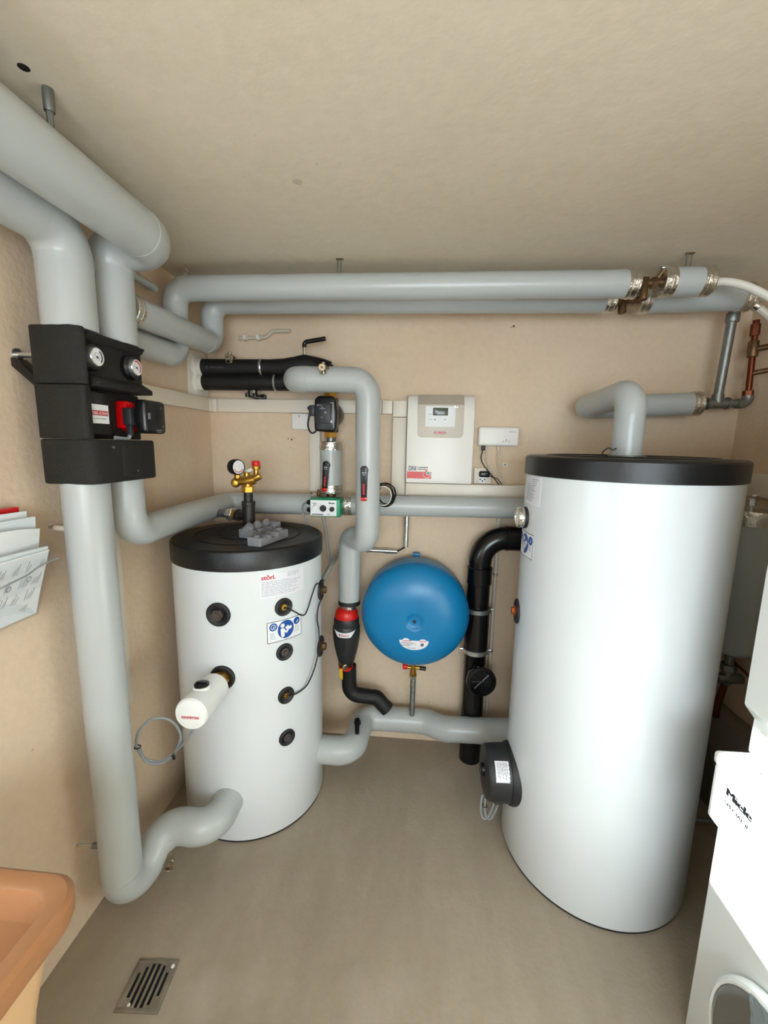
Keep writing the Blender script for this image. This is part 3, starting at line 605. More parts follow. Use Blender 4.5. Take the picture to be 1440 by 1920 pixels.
for y, ring in ((yP1+.004, 'zinc'), (yP2, 'zinc')):
    q = V((.172, y, 1.786))
    sk = build('gauge_socket', MB().lathe([(.036, 0), (.036, .012), (.031, .018), (.024, .018)], q, (1, 0, 0), 32), 'plastic_black', t)
    gg = build('gauge', MB().lathe([(.024, .004), (.025, .008), (.025, .024), (.023, .028), (.022, .028), (.0215, .025)], q, (1, 0, 0), 36), ring, t)
    mp = plane_map(q+V((.0255, 0, 0)), (0, 1, 0), (0, 0, 1), (1, 0, 0))
    build('dial', DC(mp, .0003).disc(0, 0, .0217), 'paper', gg)
    build('dial_band', DC(mp, .0007).ring(0, 0, .0195, .0042, 24, -45, 110 if y == yP2 else 60), 'ink_red' if y == yP2 else 'ink_dark', gg)
    d = DC(mp, .0007)
    for a in range(-40, 230, 30): d.disc(.0105*math.cos(R(a)), .0105*math.sin(R(a)), .0012, n=6)
    build('dial_print', d.poly([(.008, -.007), (-.012, .0075), (.0, -.0035)]).disc(.001, -.001, .0035, n=10), 'ink_dark', gg)
pl = build('badge_plate', MB().box((.155, -1.018, 1.585), (.186, -.935, 1.698), .003), 'plastic_black', t)
mp = plane_map((.186, -1.012, 1.615), (0, 1, 0), (0, 0, 1), (1, 0, 0))
bd = build('badge', DC(mp, .0008).slab(0, 0, .07, .05), 'paper', pl)
build('badge_band', DC(mp, .0012).rect(.003, .021, .067, .034), 'ink_red', bd)
build('badge_print', DC(mp, .0016).text('STIEBEL ELTRON', .005, .0235, .0105, .012, .060), 'paper', bd)
build('badge_line', DC(mp, .0012).text('Technik zum Wohlfühlen', .012, .011, .006, .004, .048), 'ink_dark', bd)
pm = build('pump_body', MB().lathe([(.045, 0), (.046, .035), (.042, .06), (.043, .066), (.043, .085)], (.135, yP2, 1.64), (1, 0, 0), 32).box((.155, yP2-.05, 1.605), (.19, yP2-.015, 1.685), .006), 'red_gloss', t)
build('pump_head', MB().box((.212, yP2-.052, 1.592), (.252, yP2+.048, 1.690), .012, 3).lathe([(.04, 0), (.043, .003), (.043, .02)], (.195, yP2, 1.64), (1, 0, 0), 28), 'plastic_black', t)
mp = plane_map((.2525, yP2, 1.64), (0, 1, 0), (0, 0, 1), (1, 0, 0))
build('print', DC(mp, .0006).rect(-.045, -.006, -.040, .012).rect(-.038, -.006, -.034, .012), 'ink_pale', t); build('print', DC(mp, .0006).rect(-.01, -.038, .02, -.036).rect(-.006, -.043, .016, -.0415), 'ink_pale', t)
for a_, b_ in ((.02, .03), (.025, -.025)): build('screw', MB().cyl((.2515, yP2+a_, 1.64+b_), (.2535, yP2+a_, 1.64+b_), .004, n=10), 'galvanised', t)
build('connector', MB().box((.185, yP2-.062, 1.615), (.212, yP2-.03, 1.665), .004).box((.19, yP2-.058, 1.585), (.207, yP2-.045, 1.617), .003), 'plastic_dark', t)
build('cable', MB().tube([(.198, yP2-.052, 1.59), (.198, yP2-.054, 1.574), (.195, yP2-.11, 1.578)], .0055, .016, 12), 'cable_grey', t)
t = thing('wall_bracket', 'steel rod and black triangular strut holding pump station to wall', 'bracket', (0, -1.01, 1.70))
build('rod', MB().cyl((0, -1.012, 1.785), (.08, -1.012, 1.785), .007, n=14).cyl((0, -1.012, 1.785), (.004, -1.012, 1.785), .016, n=18), 'zinc', t)
build('strut', MB().prism([(0, 1.775), (.012, 1.775), (.075, 1.715), (.075, 1.690), (0, 1.755)], (0, -1.03, 0), (1, 0, 0), (0, 0, 1), (0, 1, 0), .035, .002), 'plastic_black', t)
t = thing('pipe_clip', 'steel wall peg holding the tall grey pipe near the floor', 'bracket', (0, -1.0, .298))
build('rod', MB().cyl((0, -.998, .298), (.085, -.99, .296), .004, n=10), 'zinc', t); build('sleeve', MB().cyl((.05, -.994, .297), (.085, -.99, .296), .009, n=14, bev=.002), 'galvanised', t)
t = thing('pipe_clip', 'steel wall peg holding the tall grey pipe beside the documents', 'bracket', (0, -.972, 1.322))
build('rod', MB().cyl((0, -.972, 1.322), (.085, -.985, 1.322), .004, n=10), 'zinc', t); build('sleeve', MB().cyl((.02, -.974, 1.322), (.085, -.985, 1.322), .008, n=14, bev=.002), 'trunk_white', t)

# ------------------------------------------------------------------ pump, riser and mixing valve between the pipes
px, py = .635, -.12
t = thing('circulation_pump', 'black circulation pump between brass nuts below the grey arch', 'pump', (px, py, 1.59))
build('flange', MB().cyl((px, py, 1.80), (px, py, 1.812), .036, n=32, bev=.002), 'plastic_black', t)
for za, zb in ((1.772, 1.80), (1.598, 1.626)): build('union_nut', MB().hexn((px, py, za), (px, py, zb), .031), 'brass_bright', t)
build('pump_body', MB().cyl((px, py, 1.622), (px, py, 1.776), .034, n=28, bev=.006).lathe([(.055, -.03), (.058, -.01), (.058, .05), (.052, .07)], (px, py, 1.70), (0, -1, 0), 36), 'plastic_black', t)
hd = build('pump_head', MB().prism([(-.047, -.075), (.035, -.08), (.048, -.066), (.052, 0), (.047, .06), (.035, .074), (-.03, .074), (-.046, .06), (-.05, -.01)], (px-.002, py-.06, 1.70), (1, 0, 0), (0, 0, 1), (0, -1, 0), .055, .010, 3), 'plastic_black', t)
build('face_plate', MB().prism([(-.044, -.042), (.014, -.044), (.024, -.038), (.026, .042), (-.03, .045), (-.044, .03)], (px-.002, py-.115, 1.70), (1, 0, 0), (0, 0, 1), (0, -1, 0), .007, .003), 'plastic_dark', hd)
mp = plane_map((px-.002, py-.1222, 1.70), (1, 0, 0), (0, 0, 1), (0, -1, 0))
build('print', DC(mp, .0006).rect(-.032, .030, -.024, .036).rect(-.021, .031, -.018, .035).rect(-.016, .031, -.013, .035).rect(-.022, .018, .004, .0205).rect(.0, -.001, .008, .007).rect(-.018, -.018, -.006, -.016).ring(-.01, .024, .004, .0015), 'ink_pale', hd)
build('print_bracket', DC(plane_map((px, py-.1155, 1.70), (1, 0, 0), (0, 0, 1), (0, -1, 0)), .0008).rect(.026, -.04, .034, -.038).rect(.033, -.04, .0345, .045).rect(.022, .0435, .034, .045).disc(.026, -.034, .004), 'paper', hd)
build('connector', MB().box((px-.075, py-.11, 1.69), (px-.046, py-.075, 1.735), .005).box((px-.082, py-.105, 1.715), (px-.05, py-.08, 1.73), .003), 'plastic_dark', t)
build('cable', MB().sweep(smoothpath([(px-.068, py-.092, 1.70), (px-.078, py-.095, 1.68), (px-.082, py-.095, 1.645), (px-.07, py-.09, 1.618), (px-.052, py-.085, 1.622), (px-.044, py-.08, 1.642)]), .0042, 10), 'cable_black', t)
t = pipe_run('insulated_riser', 'short upright grey insulated pipe with lever between pump and green valve', [(px, py, 1.345), (px, py, 1.578)], .051, cuffs=(0, 1))
build('nipple', MB().cyl((px, py, 1.57), (px, py, 1.60), .022, n=20), 'galvanised', t)
lever(t, (.627, py-.052, 1.475), (-.1, -1, 0), (-.06, 0, -1), .115, .03)
t = thing('mixing_valve', 'green motor box with white scale plate on the mixing valve', 'valve', (px, py, 1.245))
build('valve_body', MB().cyl((.575, py, 1.287), (.70, py, 1.288), .022, n=24).cyl((px, py, 1.28), (px, py, 1.35), .022, n=24).ball((px, py, 1.288), .032), 'bronze', t)
cs = build('motor_case', MB().box((.562, -.235, 1.247), (.703, -.155, 1.33), .008, 3), 'green_case', t)
mp = plane_map((.566, -.235, 1.252), (1, 0, 0), (0, 0, 1), (0, -1, 0))
fp = build('scale_plate', DC(mp, .0012).slab(0, 0, .118, .070), 'paper', cs)
build('print', DC(mp, .0016).rect(.008, .055, .028, .057).rect(.012, .050, .028, .0515).rect(.012, .046, .026, .0475).ring(.024, .03, .017, .0012, 12, 100, 200).rect(.083, .055, .086, .064).rect(.087, .055, .094, .060).rect(.095, .055, .101, .060).rect(.102, .055, .109, .060).rect(.006, .004, .058, .008).rect(.075, .006, .088, .008).lines(.034, .038, .02, .06, 5, .001, 2), 'ink_dark', fp)
for a, r_ in ((.058, .0145), (.098, .011)): build('knob', MB().lathe([(r_, 0), (r_, .008), (r_*.85, .011), (0, .011)], (.566+a, -.2362, 1.252+.034-(.003 if r_ < .012 else 0)), (0, -1, 0), 28), 'plastic_black', cs)
for z in (1.305, 1.27): build('cable_gland', MB().hexn((.564, -.19, z), (.545, -.19, z), .013).cyl((.546, -.19, z), (.538, -.19, z), .009, n=12), 'plastic_black', cs)
build('cable', MB().sweep(smoothpath([(.54, -.19, 1.305), (.52, -.19, 1.295), (.513, -.187, 1.265), (.527, -.18, 1.225), (.548, -.17, 1.19), (.565, -.13, 1.12), (.575, -.08, .9)]), .004, 8), 'cable_grey', t)
build('cable', MB().sweep(smoothpath([(.60, -.17, 1.25), (.603, -.165, 1.22), (.61, -.15, 1.17), (.62, -.11, 1.0)]), .003, 8).sweep(smoothpath([(.615, -.17, 1.25), (.618, -.165, 1.21), (.625, -.14, 1.13), (.63, -.10, .98)]), .003, 8), 'cable_grey', t)
build('branch_fitting', MB().cyl((.585, -.12, 1.33), (.535, -.12, 1.334), .006, n=10).cyl((.58, -.14, 1.335), (.58, -.14, 1.36), .01, .004, n=10), 'bronze', t)

# ------------------------------------------------------------------ dirt separator and black pipe below it
sx_, sy_ = .716, -.15
t = thing('dirt_separator', 'black and red dirt separator below grey pipe, left of blue vessel', 'separator', (sx_, sy_, .47))
build('cap', MB().lathe([(.056, .742), (.057, .748), (.053, .772), (.044, .788), (.028, .796), (0, .798)], (sx_, sy_, 0), (0, 0, 1), 40), 'red_cap', t)
build('neck', MB().cyl((.724, sy_, .785), (.728, sy_, .83), .036, n=28), 'foil', t)
build('collar', MB().lathe([(.060, .708), (.061, .712), (.0605, .735), (.057, .745)], (sx_, sy_, 0), (0, 0, 1), 40), 'plastic_dark', t)
bdy = build('body', MB().lathe([(.026, .488), (.033, .495), (.044, .535), (.056, .585), (.064, .635), (.0665, .67), (.065, .70), (.060, .709)], (sx_, sy_, 0), (0, 0, 1), 40), 'plastic_dark', t, ang=60)
def sepmap(a, b, h):
    z = .652+b; rr = .0668+h; th = R(-90)+a/.066; return V((sx_+rr*math.cos(th), sy_+rr*math.sin(th), z))
d = DC(sepmap, .001); n = 12
pts = [(-.060, .052), (-.045, .034), (-.034, .012), (.034, .012), (.045, .034), (.060, .052)]
for i in range(16):
    a0, a1 = -.058+.116*i/16, -.058+.116*(i+1)/16
    def bl(a): a = abs(a); return .014 if a < .032 else .014+(a-.032)*1.45
    def tp(a): return .038+a*a*3.2
    d.add([d.mp(a0, bl(a0), d.h), d.mp(a1, bl(a1), d.h), d.mp(a1, max(bl(a1), tp(a1)), d.h), d.mp(a0, max(bl(a0), tp(a0)), d.h)], [(0, 1, 2, 3)])
bn = build('banner', d, 'paper', bdy)
build('banner_print', DC(sepmap, .0016).text('Flamco', -.014, .021, .015, .02, .036).rect(-.024, .020, -.018, .032), 'ink_red', bn)
build('seam', MB().box((sx_-.0012, sy_-.0665, .60), (sx_+.0012, sy_-.06, .652)), 'plastic_black', bdy)
build('foot_ring', MB().lathe([(.030, .476), (.034, .478), (.037, .488), (.036, .494), (.030, .494)], (sx_, sy_-.004, 0), (0, 0, 1), 32), 'red_cap', t)
q = V((sx_-.008, sy_-.045, .515))
build('drain_cock', MB().cyl(q, q+V((.02, -.02, 0)), .010, n=16).lathe([(.014, 0), (.014, .008), (.009, .01)], q+V((.01, -.012, 0)), (.5, -.85, 0), 20).cyl(q+V((-.01, 0, .006)), q+V((-.018, -.01, .012)), .006, n=10), 'nickel_brass', t)
build('tag', MB().box((sx_-.024, sy_-.062, .458), (sx_-.008, sy_-.058, .505), .001).box((sx_-.014, sy_-.063, .45), (sx_-.006, sy_-.06, .485), .001), 'yellow_tag', t)
o = pipe_run('black_insulated_pipe', 'black foam pipe bending from dirt separator to the floor pipe', [(.728, -.145, .49), (.731, -.145, .335), (.868, -.145, .325), (.925, -.15, .268)], .036, [.052, .02], 'foam_black')
mp = plane_map((.775, -.1805, .338), (1, 0, -.07), (.07, 0, 1), (0, -1, 0))
build('print', DC(mp, .0012).text('AF/ArmaFlex', 0, 0, .012, 0, .085), 'ink', o)

# ------------------------------------------------------------------ expansion vessel
vx, vz = 1.046, .79
t = thing('expansion_vessel', 'round blue expansion vessel hung on the back wall', 'vessel', (vx, -.15, vz-.25))
prof = [(.16, .025), (.215, .035), (.240, .055), (.250, .08), (.250, .185)]
for i in range(1, 11): a = R(90*i/10); prof.append((.075+.175*math.cos(a), .185+.095*math.sin(a)))
prof += [(.045, .281), (.038, .279), (.030, .272), (.018, .269), (.008, .2695), (0, .27)]
sh = build('shell', MB().lathe(prof, (vx, 0, vz), (0, -1, 0), 96), 'vessel_blue', t, ang=50)
build('weld_seam', MB().torus((vx, -.185, vz), (0, 1, 0), .2502, .0012, 90, 6), 'vessel_blue', sh)
build('valve_cap', MB().lathe([(.008, .268), (.008, .274), (0, .276)], (vx, 0, vz), (0, -1, 0), 14), 'ink_dark', sh)
def vmap(a, b, h):
    r_ = math.hypot(a, b)
    if r_ <= .075: y = .28
    else:
        c = min(1, (r_-.075)/.175); y = .185+.095*math.sqrt(max(0, 1-c*c))
    return V((vx+a, -(y+h), vz+b))
d = DC(vmap, .0012); rows = 8; cols = 22; lo = -.135
def top(a): return -.082-.0*a
for i in range(cols):
    a0, a1 = -.066+.132*i/cols, -.066+.132*(i+1)/cols
    def bot(a): return -.088-.046*math.sqrt(max(0, 1-(a/.0665)**2))
    for j in range(4):
        f0, f1 = j/4, (j+1)/4
        d.add([d.mp(a0, -.086+(bot(a0)+.086)*f0, d.h), d.mp(a1, -.086+(bot(a1)+.086)*f0, d.h), d.mp(a1, -.086+(bot(a1)+.086)*f1, d.h), d.mp(a0, -.086+(bot(a0)+.086)*f1, d.h)], [(0, 1, 2, 3)])
lb = build('label', d.disc(-.036, -.086, .016, .010, 14, 0, 180).disc(.04, -.086, .016, .008, 14, 0, 180), 'paper_label', sh)
build('label_print', DC(vmap, .0022).lines(-.058, .012, -.116, -.094, 4, .002, 5, .6).rect(.03, -.112, .044, -.098).lines(-.03, .03, -.128, -.12, 1, .002, 3), 'ink', lb)
build('label_band', DC(vmap, .0022).rect(-.05, -.0895, -.012, -.0865).rect(.024, -.0895, .054, -.0865), 'ink_red', lb)
build('hanging_lug', MB().box((vx-.02, -.05, vz+.235), (vx+.016, -.02, vz+.258), .004), 'vessel_blue', t)
vy = -.145
build('valve', MB().cyl((vx, vy, .545), (vx, vy, .452), .0135, n=20).hexn((vx, vy, .522), (vx, vy, .535), .018).cyl((vx-.03, vy, .498), (vx+.035, vy, .498), .009, n=14).hexn((vx, vy, .455), (vx, vy, .475), .019), 'brass', t)
build('red_handle', MB().cyl((vx-.052, vy, .502), (vx-.028, vy, .502), .015, n=16, bev=.003), 'red_cap', t)
build('black_handle', MB().cyl((vx+.03, vy, .498), (vx+.062, vy, .495), .010, n=14, bev=.003), 'plastic_black', t)
build('hose', MB().lathe([(.0125, 0)]+[(.0125+.0012*(i % 2), .006+.0045*i) for i in range(44)]+[(.0125, .208)], (vx+.001, vy, .243), (0, 0, 1), 18), 'galvanised', t, ang=15)
build('hose_nut', MB().hexn((vx, vy, .440), (vx, vy, .457), .017), 'zinc', t)

# ------------------------------------------------------------------ black drain pipe
dx, dy = 1.346, -.105
t = thing('drain_pipe', 'glossy black drain pipe bending from the tall tank to floor', 'pipe', (dx, dy, 0))
for sgm in fillet([(1.66, -.092, 1.148), (dx, -.095, 1.148), (dx, dy, 0)], .115, 7.5):
    if sgm[0] == 's': build('pipe_section', MB().cyl(sgm[1], sgm[2], .053, n=40), 'drain_black', t)
    else: build('bend', MB().sweep(sgm[1], .0545, 40), 'drain_black', t)
for za, zb, r_ in ((.93, 1.0, .0575), (.60, .80, .058)): build('socket', MB().lathe([(.053, za-.004), (r_, za), (r_, zb), (r_+.002, zb+.002), (r_+.002, zb+.008), (.054, zb+.012)], (dx, dy, 0), (0, 0, 1), 40), 'drain_black', t)
build('socket', MB().lathe([(.054, 0), (.059, .003), (.059, .012), (.0575, .014), (.0575, .07), (.054, .072)], (1.455, -.093, 1.148), (1, 0, 0), 40), 'drain_black', t)
for z in (.80, .592):
    cl = build('clamp', MB().lathe([(.0585, -.011), (.062, -.010), (.062, .010), (.0585, .011)], (dx, dy, z), (0, 0, 1), 40), 'zinc' if z < .7 else 'galvanised', t)
    build('clamp_screw', MB().cyl((dx-.075, dy, z), (dx-.058, dy, z), .006, n=10).cyl((dx+.058, dy, z), (dx+.075, dy, z), .006, n=10).cyl((dx, dy, z), (dx, -.0, z), .006, n=10), 'zinc', cl)
br = build('cleanout_branch', MB().lathe([(.052, 0), (.052, .085), (.060, .087), (.060, .105), (.055, .108)], (dx+.012, dy, .475), (.06, -1, .12), 40), 'drain_black', t)
ax_ = V((.06, -1, .12)).normalized(); q = V((dx+.012, dy, .475))+ax_*.098
cp = build('cleanout_cap', MB().lathe([(.066, 0), (.069, .003), (.069, .018), (.066, .022), (.054, .023), (.050, .017), (0, .017)], q, ax_, 44), 'drain_black', t)
f = MB()
for a in range(0, 180, 45):
    A_, B_, C_ = basis(ax_); dd = A_*math.cos(R(a))+B_*math.sin(R(a)); f.sweep([q+ax_*.018-dd*.045, q+ax_*.018+dd*.045], .003, 6)
build('cap_ribs', f, 'drain_black', cp)
conduit('wall_conduit', 'thin pale conduit standing right of the black drain pipe', 'conduit', [(1.435, -.022, .15), (1.435, -.022, 1.24)], .009, 'cable_pale', clips=(((1.435, -.022, .95), (0, 0, 1)), ((1.435, -.022, .55), (0, 0, 1))))
conduit('steel_conduit', 'short upright steel conduit below the long grey pipe', 'conduit', [(.99, -.03, 1.075), (.992, -.03, 1.245)], .0125, 'zinc', clips=(((.991, -.03, 1.185), (0, 0, 1)), ((.99, -.03, 1.115), (0, 0, 1))))
conduit('steel_conduit', 'level steel conduit above the blue vessel', 'conduit', [(.755, -.03, 1.052), (.948, -.03, 1.048)], .0115, 'zinc', clips=(((.80, -.03, 1.05), (1, 0, 0)), ((.90, -.03, 1.049), (1, 0, 0))))
tag(build('black_cable', MB().sweep([(.944, -.03, 1.05), (.954, -.03, 1.052), (.984, -.03, 1.07), (.989, -.03, 1.08)], .004, 8), 'cable_black', loc=(.944, -.03, 1.05)), 'black cable joining the two steel conduits', 'cable')
t = conduit('steel_conduit', 'open-ended steel conduit slanting beside short tank side plug', 'conduit', [(.630, -.29, .968), (.668, -.10, 1.055)], .0115, 'zinc')
d_ = (V((.630, -.29, .968))-V((.668, -.10, 1.055))).normalized(); build('opening', MB().cyl(V((.630, -.29, .968))-d_*.001, V((.630, -.29, .968))+d_*.001, .0085, n=14), 'hole_dark', t)
conduit('ceiling_conduit', 'thin grey conduit along left wall just below the ceiling', 'conduit', [(.03, -2.2, 2.14), (.03, -.44, 2.14)], .013, 'jacket_grey')
t = conduit('wall_conduit', 'small pale conduit with clips on back wall under ceiling pipes', 'conduit', [(.17, -.02, 2.06), (.30, -.02, 2.062), (.335, -.02, 2.09), (.42, -.02, 2.092)], .008, 'cable_pale')
for x in (.20, .265): build('clip', MB().box((x-.008, -.034, 2.05), (x+.008, 0, 2.074), .002), 'plaster_white', t)

# ------------------------------------------------------------------ cable trunking and wall boxes
def trunk(label, lo, hi, joints=()):
    lo, hi = V(lo), V(hi); o = thing('cable_trunking', label, 'trunking', lo)
    d = hi-lo; k = max(range(3), key=lambda i: d[i]); cuts = [lo[k]]+sorted(joints)+[hi[k]]
    for a, b in zip(cuts, cuts[1:]):
        l2, h2 = lo.copy(), hi.copy(); l2[k] = a+.0008; h2[k] = b-.0008; build('cover', MB().box(l2, h2, .004), 'trunk_white', o)
    return o
trunk('white cable trunking on the left wall beside pump station', (0, -.78, 1.716), (.03, -.034, 1.777), (-.06,))
trunk('long white cable trunking on back wall behind the black pump', (.0, -.032, 1.715), (.912, 0, 1.777), (.05, .86))
trunk('upright white trunking behind the black pump and riser', (.508, -.032, 1.335), (.562, 0, 1.714))
trunk('upright white trunking left of the controller box', (.913, -.04, 1.33), (.980, 0, 1.777), (1.70,))
trunk('deep white trunking below the controller and router', (.981, -.062, 1.333), (2.05, 0, 1.393))
trunk('narrow white trunking standing behind the tall grey pipe', (0, -.775, .62), (.022, -.722, 1.715))
trunk('white trunking on right wall above the grey filter', (2.435, -1.0, 1.385), (W, -.02, 1.48))
t = thing('junction_box', 'square white junction box under the long trunking', 'junction box', (.46, 0, 1.635))
jb = build('cover', MB().box((.421, -.028, 1.636), (.503, 0, 1.713), .006, 3), 'box_white', t)
build('screw', MB().cyl((.46, -.0285, 1.70), (.46, -.03, 1.70), .003, n=8).cyl((.46, -.0285, 1.694), (.46, -.03, 1.694), .002, n=8), 'galvanised', jb)
# heating controller
t = thing('heating_controller', 'white heating controller box with display and red flame sticker', 'controller', (1.13, -.04, 1.395))
cxa, cxb, cza, czb, cyf = .983, 1.288, 1.397, 1.80, -.09
cs = build('case', MB().prism([(0, cza), (cyf, cza), (cyf-.002, cza+.02), (cyf, czb-.09), (cyf+.012, czb-.045), (cyf+.035, czb-.01), (cyf+.05, czb), (0, czb)], (cxa, 0, 0), (0, 1, 0), (0, 0, 1), (1, 0, 0), cxb-cxa, .005), 'box_white', t)
pn = build('panel', MB().prism([(.048, czb-.045), (.256, czb-.045)]+[(.256-.018+.018*math.cos(R(a)), 1.607+.018-.018*math.sin(R(a))) for a in (0, 30, 60, 90)]+[(.048+.018-.018*math.sin(R(a)), 1.607+.018-.018*math.cos(R(a))) for a in (0, 30, 60, 90)], (cxa, cyf+.004, 0), (1, 0, 0), (0, 0, 1), (0, -1, 0), .007, .0015), 'panel_beige', t)
build('panel_top', MB().prism([(cyf-.004, czb-.046), (cyf+.006, czb-.035), (cyf+.031, czb-.001), (cyf+.05, czb+.002), (cyf+.05, czb-.02), (cyf+.02, czb-.05)], (cxa+.048, 0, 0), (0, 1, 0), (0, 0, 1), (1, 0, 0), .208, .001), 'panel_shade', t)
kp = build('keypad', MB().box((cxa+.082, cyf-.007, 1.655), (cxa+.218, cyf-.001, 1.748), .002), 'paper', pn)
build('display', MB().box((cxa+.116, cyf-.0082, 1.706), (cxa+.184, cyf-.006, 1.740), .0005), 'lcd', kp)
mp = plane_map((cxa, cyf-.0082, 0), (1, 0, 0), (0, 0, 1), (0, -1, 0))
build('display_print', DC(mp, .0006).rect(.124, 1.728, .128, 1.731).rect(.124, 1.72, .134, 1.723).rect(.138, 1.715, .145, 1.718).rect(.13, 1.724, .138, 1.727), 'paper', kp)
mp = plane_map((cxa, cyf-.007, 0), (1, 0, 0), (0, 0, 1), (0, -1, 0))
build('keypad_print', DC(mp, .0008).disc(.126, 1.688, .0035, n=10).disc(.172, 1.688, .003, n=10).rect(.098, 1.688, .116, 1.690).rect(.095, 1.71, .112, 1.712), 'ink_pale', kp)
build('indicator', MB().cyl((cxa+.214, cyf-.004, 1.745), (cxa+.214, cyf-.009, 1.745), .004, n=12).cyl((cxa+.224, cyf-.002, 1.743), (cxa+.224, cyf-.006, 1.743), .003, n=12), 'chrome', pn)
mp = plane_map((cxa, cyf-.003, 0), (1, 0, 0), (0, 0, 1), (0, -1, 0))
build('badge', DC(mp, .0008).rect(.124, 1.624, .178, 1.634), 'ink_red', pn); build('badge_print', DC(mp, .0013).text('STIEBEL ELTRON', .126, 1.6255, .0085, .012, .050), 'paper', pn)
mp = plane_map((cxa, cyf-.002, 0), (1, 0, 0), (0, 0, 1), (0, -1, 0))
st = build('sticker', DC(mp, .001).rect(.006, 1.418, .118, 1.45), 'red_cap', t)
build('sticker_print', DC(mp, .0014).text('DINI', .012, 1.455, .030, .012, .034), 'ink_dark', st)
build('sticker_print', DC(mp, .0014).rect(.054, 1.468, .060, 1.4715).rect(.0635, 1.468, .102, 1.4718).rect(.054, 1.460, .059, 1.4632).rect(.0615, 1.460, .074, 1.4634).rect(.0765, 1.460, .093, 1.4634), 'ink', st)
build('flame', DC(mp, .002).poly([(.088, 1.43), (.084, 1.44), (.09, 1.452), (.100, 1.468), (.099, 1.455), (.108, 1.44), (.106, 1.428), (.097, 1.421)]), 'red_cap', st)
build('flame_ring', DC(mp, .0026).ring(.098, 1.438, .0185, .003, 24, 150, 400), 'cable_pale', st); build('flame_ring', DC(mp, .0028).ring(.104, 1.444, .009, .0025, 20, 0, 360), 'paper', st)
build('flame_swirl', DC(mp, .0026).disc(.104, 1.444, .0068), 'teal_print', st)
# router and socket
t = thing('wifi_router', 'flat white router box on back wall beside controller', 'router', (1.41, -.02, 1.572))
rb = build('case', MB().box((1.315, -.036, 1.574), (1.503, 0, 1.662), .012, 4), 'box_white', t)
mp = plane_map((1.315, -.036, 1.574), (1, 0, 0), (0, 0, 1), (0, -1, 0))
build('print', DC(mp, .0008).text('STIEBEL ELTRON', .138, .064, .006, .01, .032).poly([(.112, .020), (.115, .025), (.118, .020)]).disc(.128, .024, .0022, n=8).poly([(.139, .020), (.142, .025), (.145, .020)]).disc(.128, .03, .002, n=8), 'ink', rb)
tag(build('power_cable', MB().sweep(smoothpath([(1.342, -.02, 1.575), (1.340, -.022, 1.545), (1.335, -.022, 1.52), (1.345, -.024, 1.49), (1.372, -.026, 1.455), (1.402, -.03, 1.42), (1.425, -.035, 1.392)]), .0024, 8).box((1.334, -.03, 1.553), (1.350, -.012, 1.576), .003), 'cable_black', loc=(1.342, -.02, 1.39)), 'black power cable hanging from the left end of the router', 'cable')
tag(build('network_cable', MB().sweep(smoothpath([(1.357, -.018, 1.575), (1.357, -.02, 1.54), (1.362, -.02, 1.50), (1.385, -.024, 1.45), (1.415, -.03, 1.42), (1.46, -.035, 1.393)]), .003, 8), 'cable_pale', loc=(1.357, -.018, 1.39)), 'pale network cable hanging next to the black router cable', 'cable')
tag(build('network_cable', MB().sweep(smoothpath([(1.413, -.018, 1.575), (1.413, -.02, 1.54), (1.412, -.02, 1.50), (1.42, -.024, 1.45), (1.43, -.03, 1.42), (1.438, -.035, 1.393)]), .003, 8).box((1.407, -.025, 1.553), (1.419, -.012, 1.576), .002), 'cable_pale', loc=(1.413, -.018, 1.39)), 'pale network cable under the middle of the router', 'cable')
t = thing('wall_socket', 'square white wall socket with three pin holes above deep trunking', 'socket', (1.345, 0, 1.394))
sk = build('frame', MB().box((1.306, -.02, 1.394), (1.388, 0, 1.470), .004), 'trunk_white', t)
mp = plane_map((1.306, -.02, 1.394), (1, 0, 0), (0, 0, 1), (0, -1, 0))
build('outlet', DC(mp, .0012).poly([(.018, .02), (.03, .006), (.052, .006), (.064, .02), (.052, .034), (.03, .034)]), 'box_white', sk)
build('pin_hole', DC(mp, .002).disc(.03, .021, .0035, n=10).disc(.041, .014, .0035, n=10).disc(.052, .021, .0035, n=10), 'hole_dark', sk)
t = thing('power_adapter', 'small black power adapter plugged into the white socket', 'adapter', (1.352, -.04, 1.428))
build('case', MB().box((1.328, -.058, 1.428), (1.376, -.02, 1.456), .008, 3), 'plastic_black', t)
build('cable', MB().sweep(smoothpath([(1.374, -.045, 1.434), (1.385, -.042, 1.43), (1.41, -.04, 1.422), (1.428, -.045, 1.405), (1.435, -.05, 1.394)]), .002, 8), 'cable_black', t)
wh = thing('screw_plug', 'white wall plug with dark screw hole right of router cables', 'wall plug', (1.45, 0, 1.48))
build('patch', MB().prism([(-.012, -.008), (.012, -.009), (.014, .006), (-.01, .009)], (1.452, 0, 1.487), (1, 0, 0), (0, 0, 1), (0, -1, 0), .002, .001), 'plaster_white', wh); build('hole', MB().cyl((1.452, -.002, 1.487), (1.452, -.003, 1.487), .004, n=10), 'bronze', wh)
# coil of black wire on the trunking
t = thing('wire_coil', 'black and white wire coil hanging by the arch pipe', 'cable', (.895, -.18, 1.30))
rr = random.Random(4)
for i in range(6):
    c = V((.898+rr.uniform(-.012, .012), -.176-.005*i, 1.352+rr.uniform(-.008, .008))); ra = .042+rr.uniform(-.006, .007)
    build('wire', MB().sweep(smoothpath([c+V((ra*math.cos(R(a))*.95, rr.uniform(-.004, .004), ra*1.1*math.sin(R(a)))) for a in range(0, 361, 40)], 4), .0026, 6), 'cable_black' if i < 5 else 'hose_white', t)

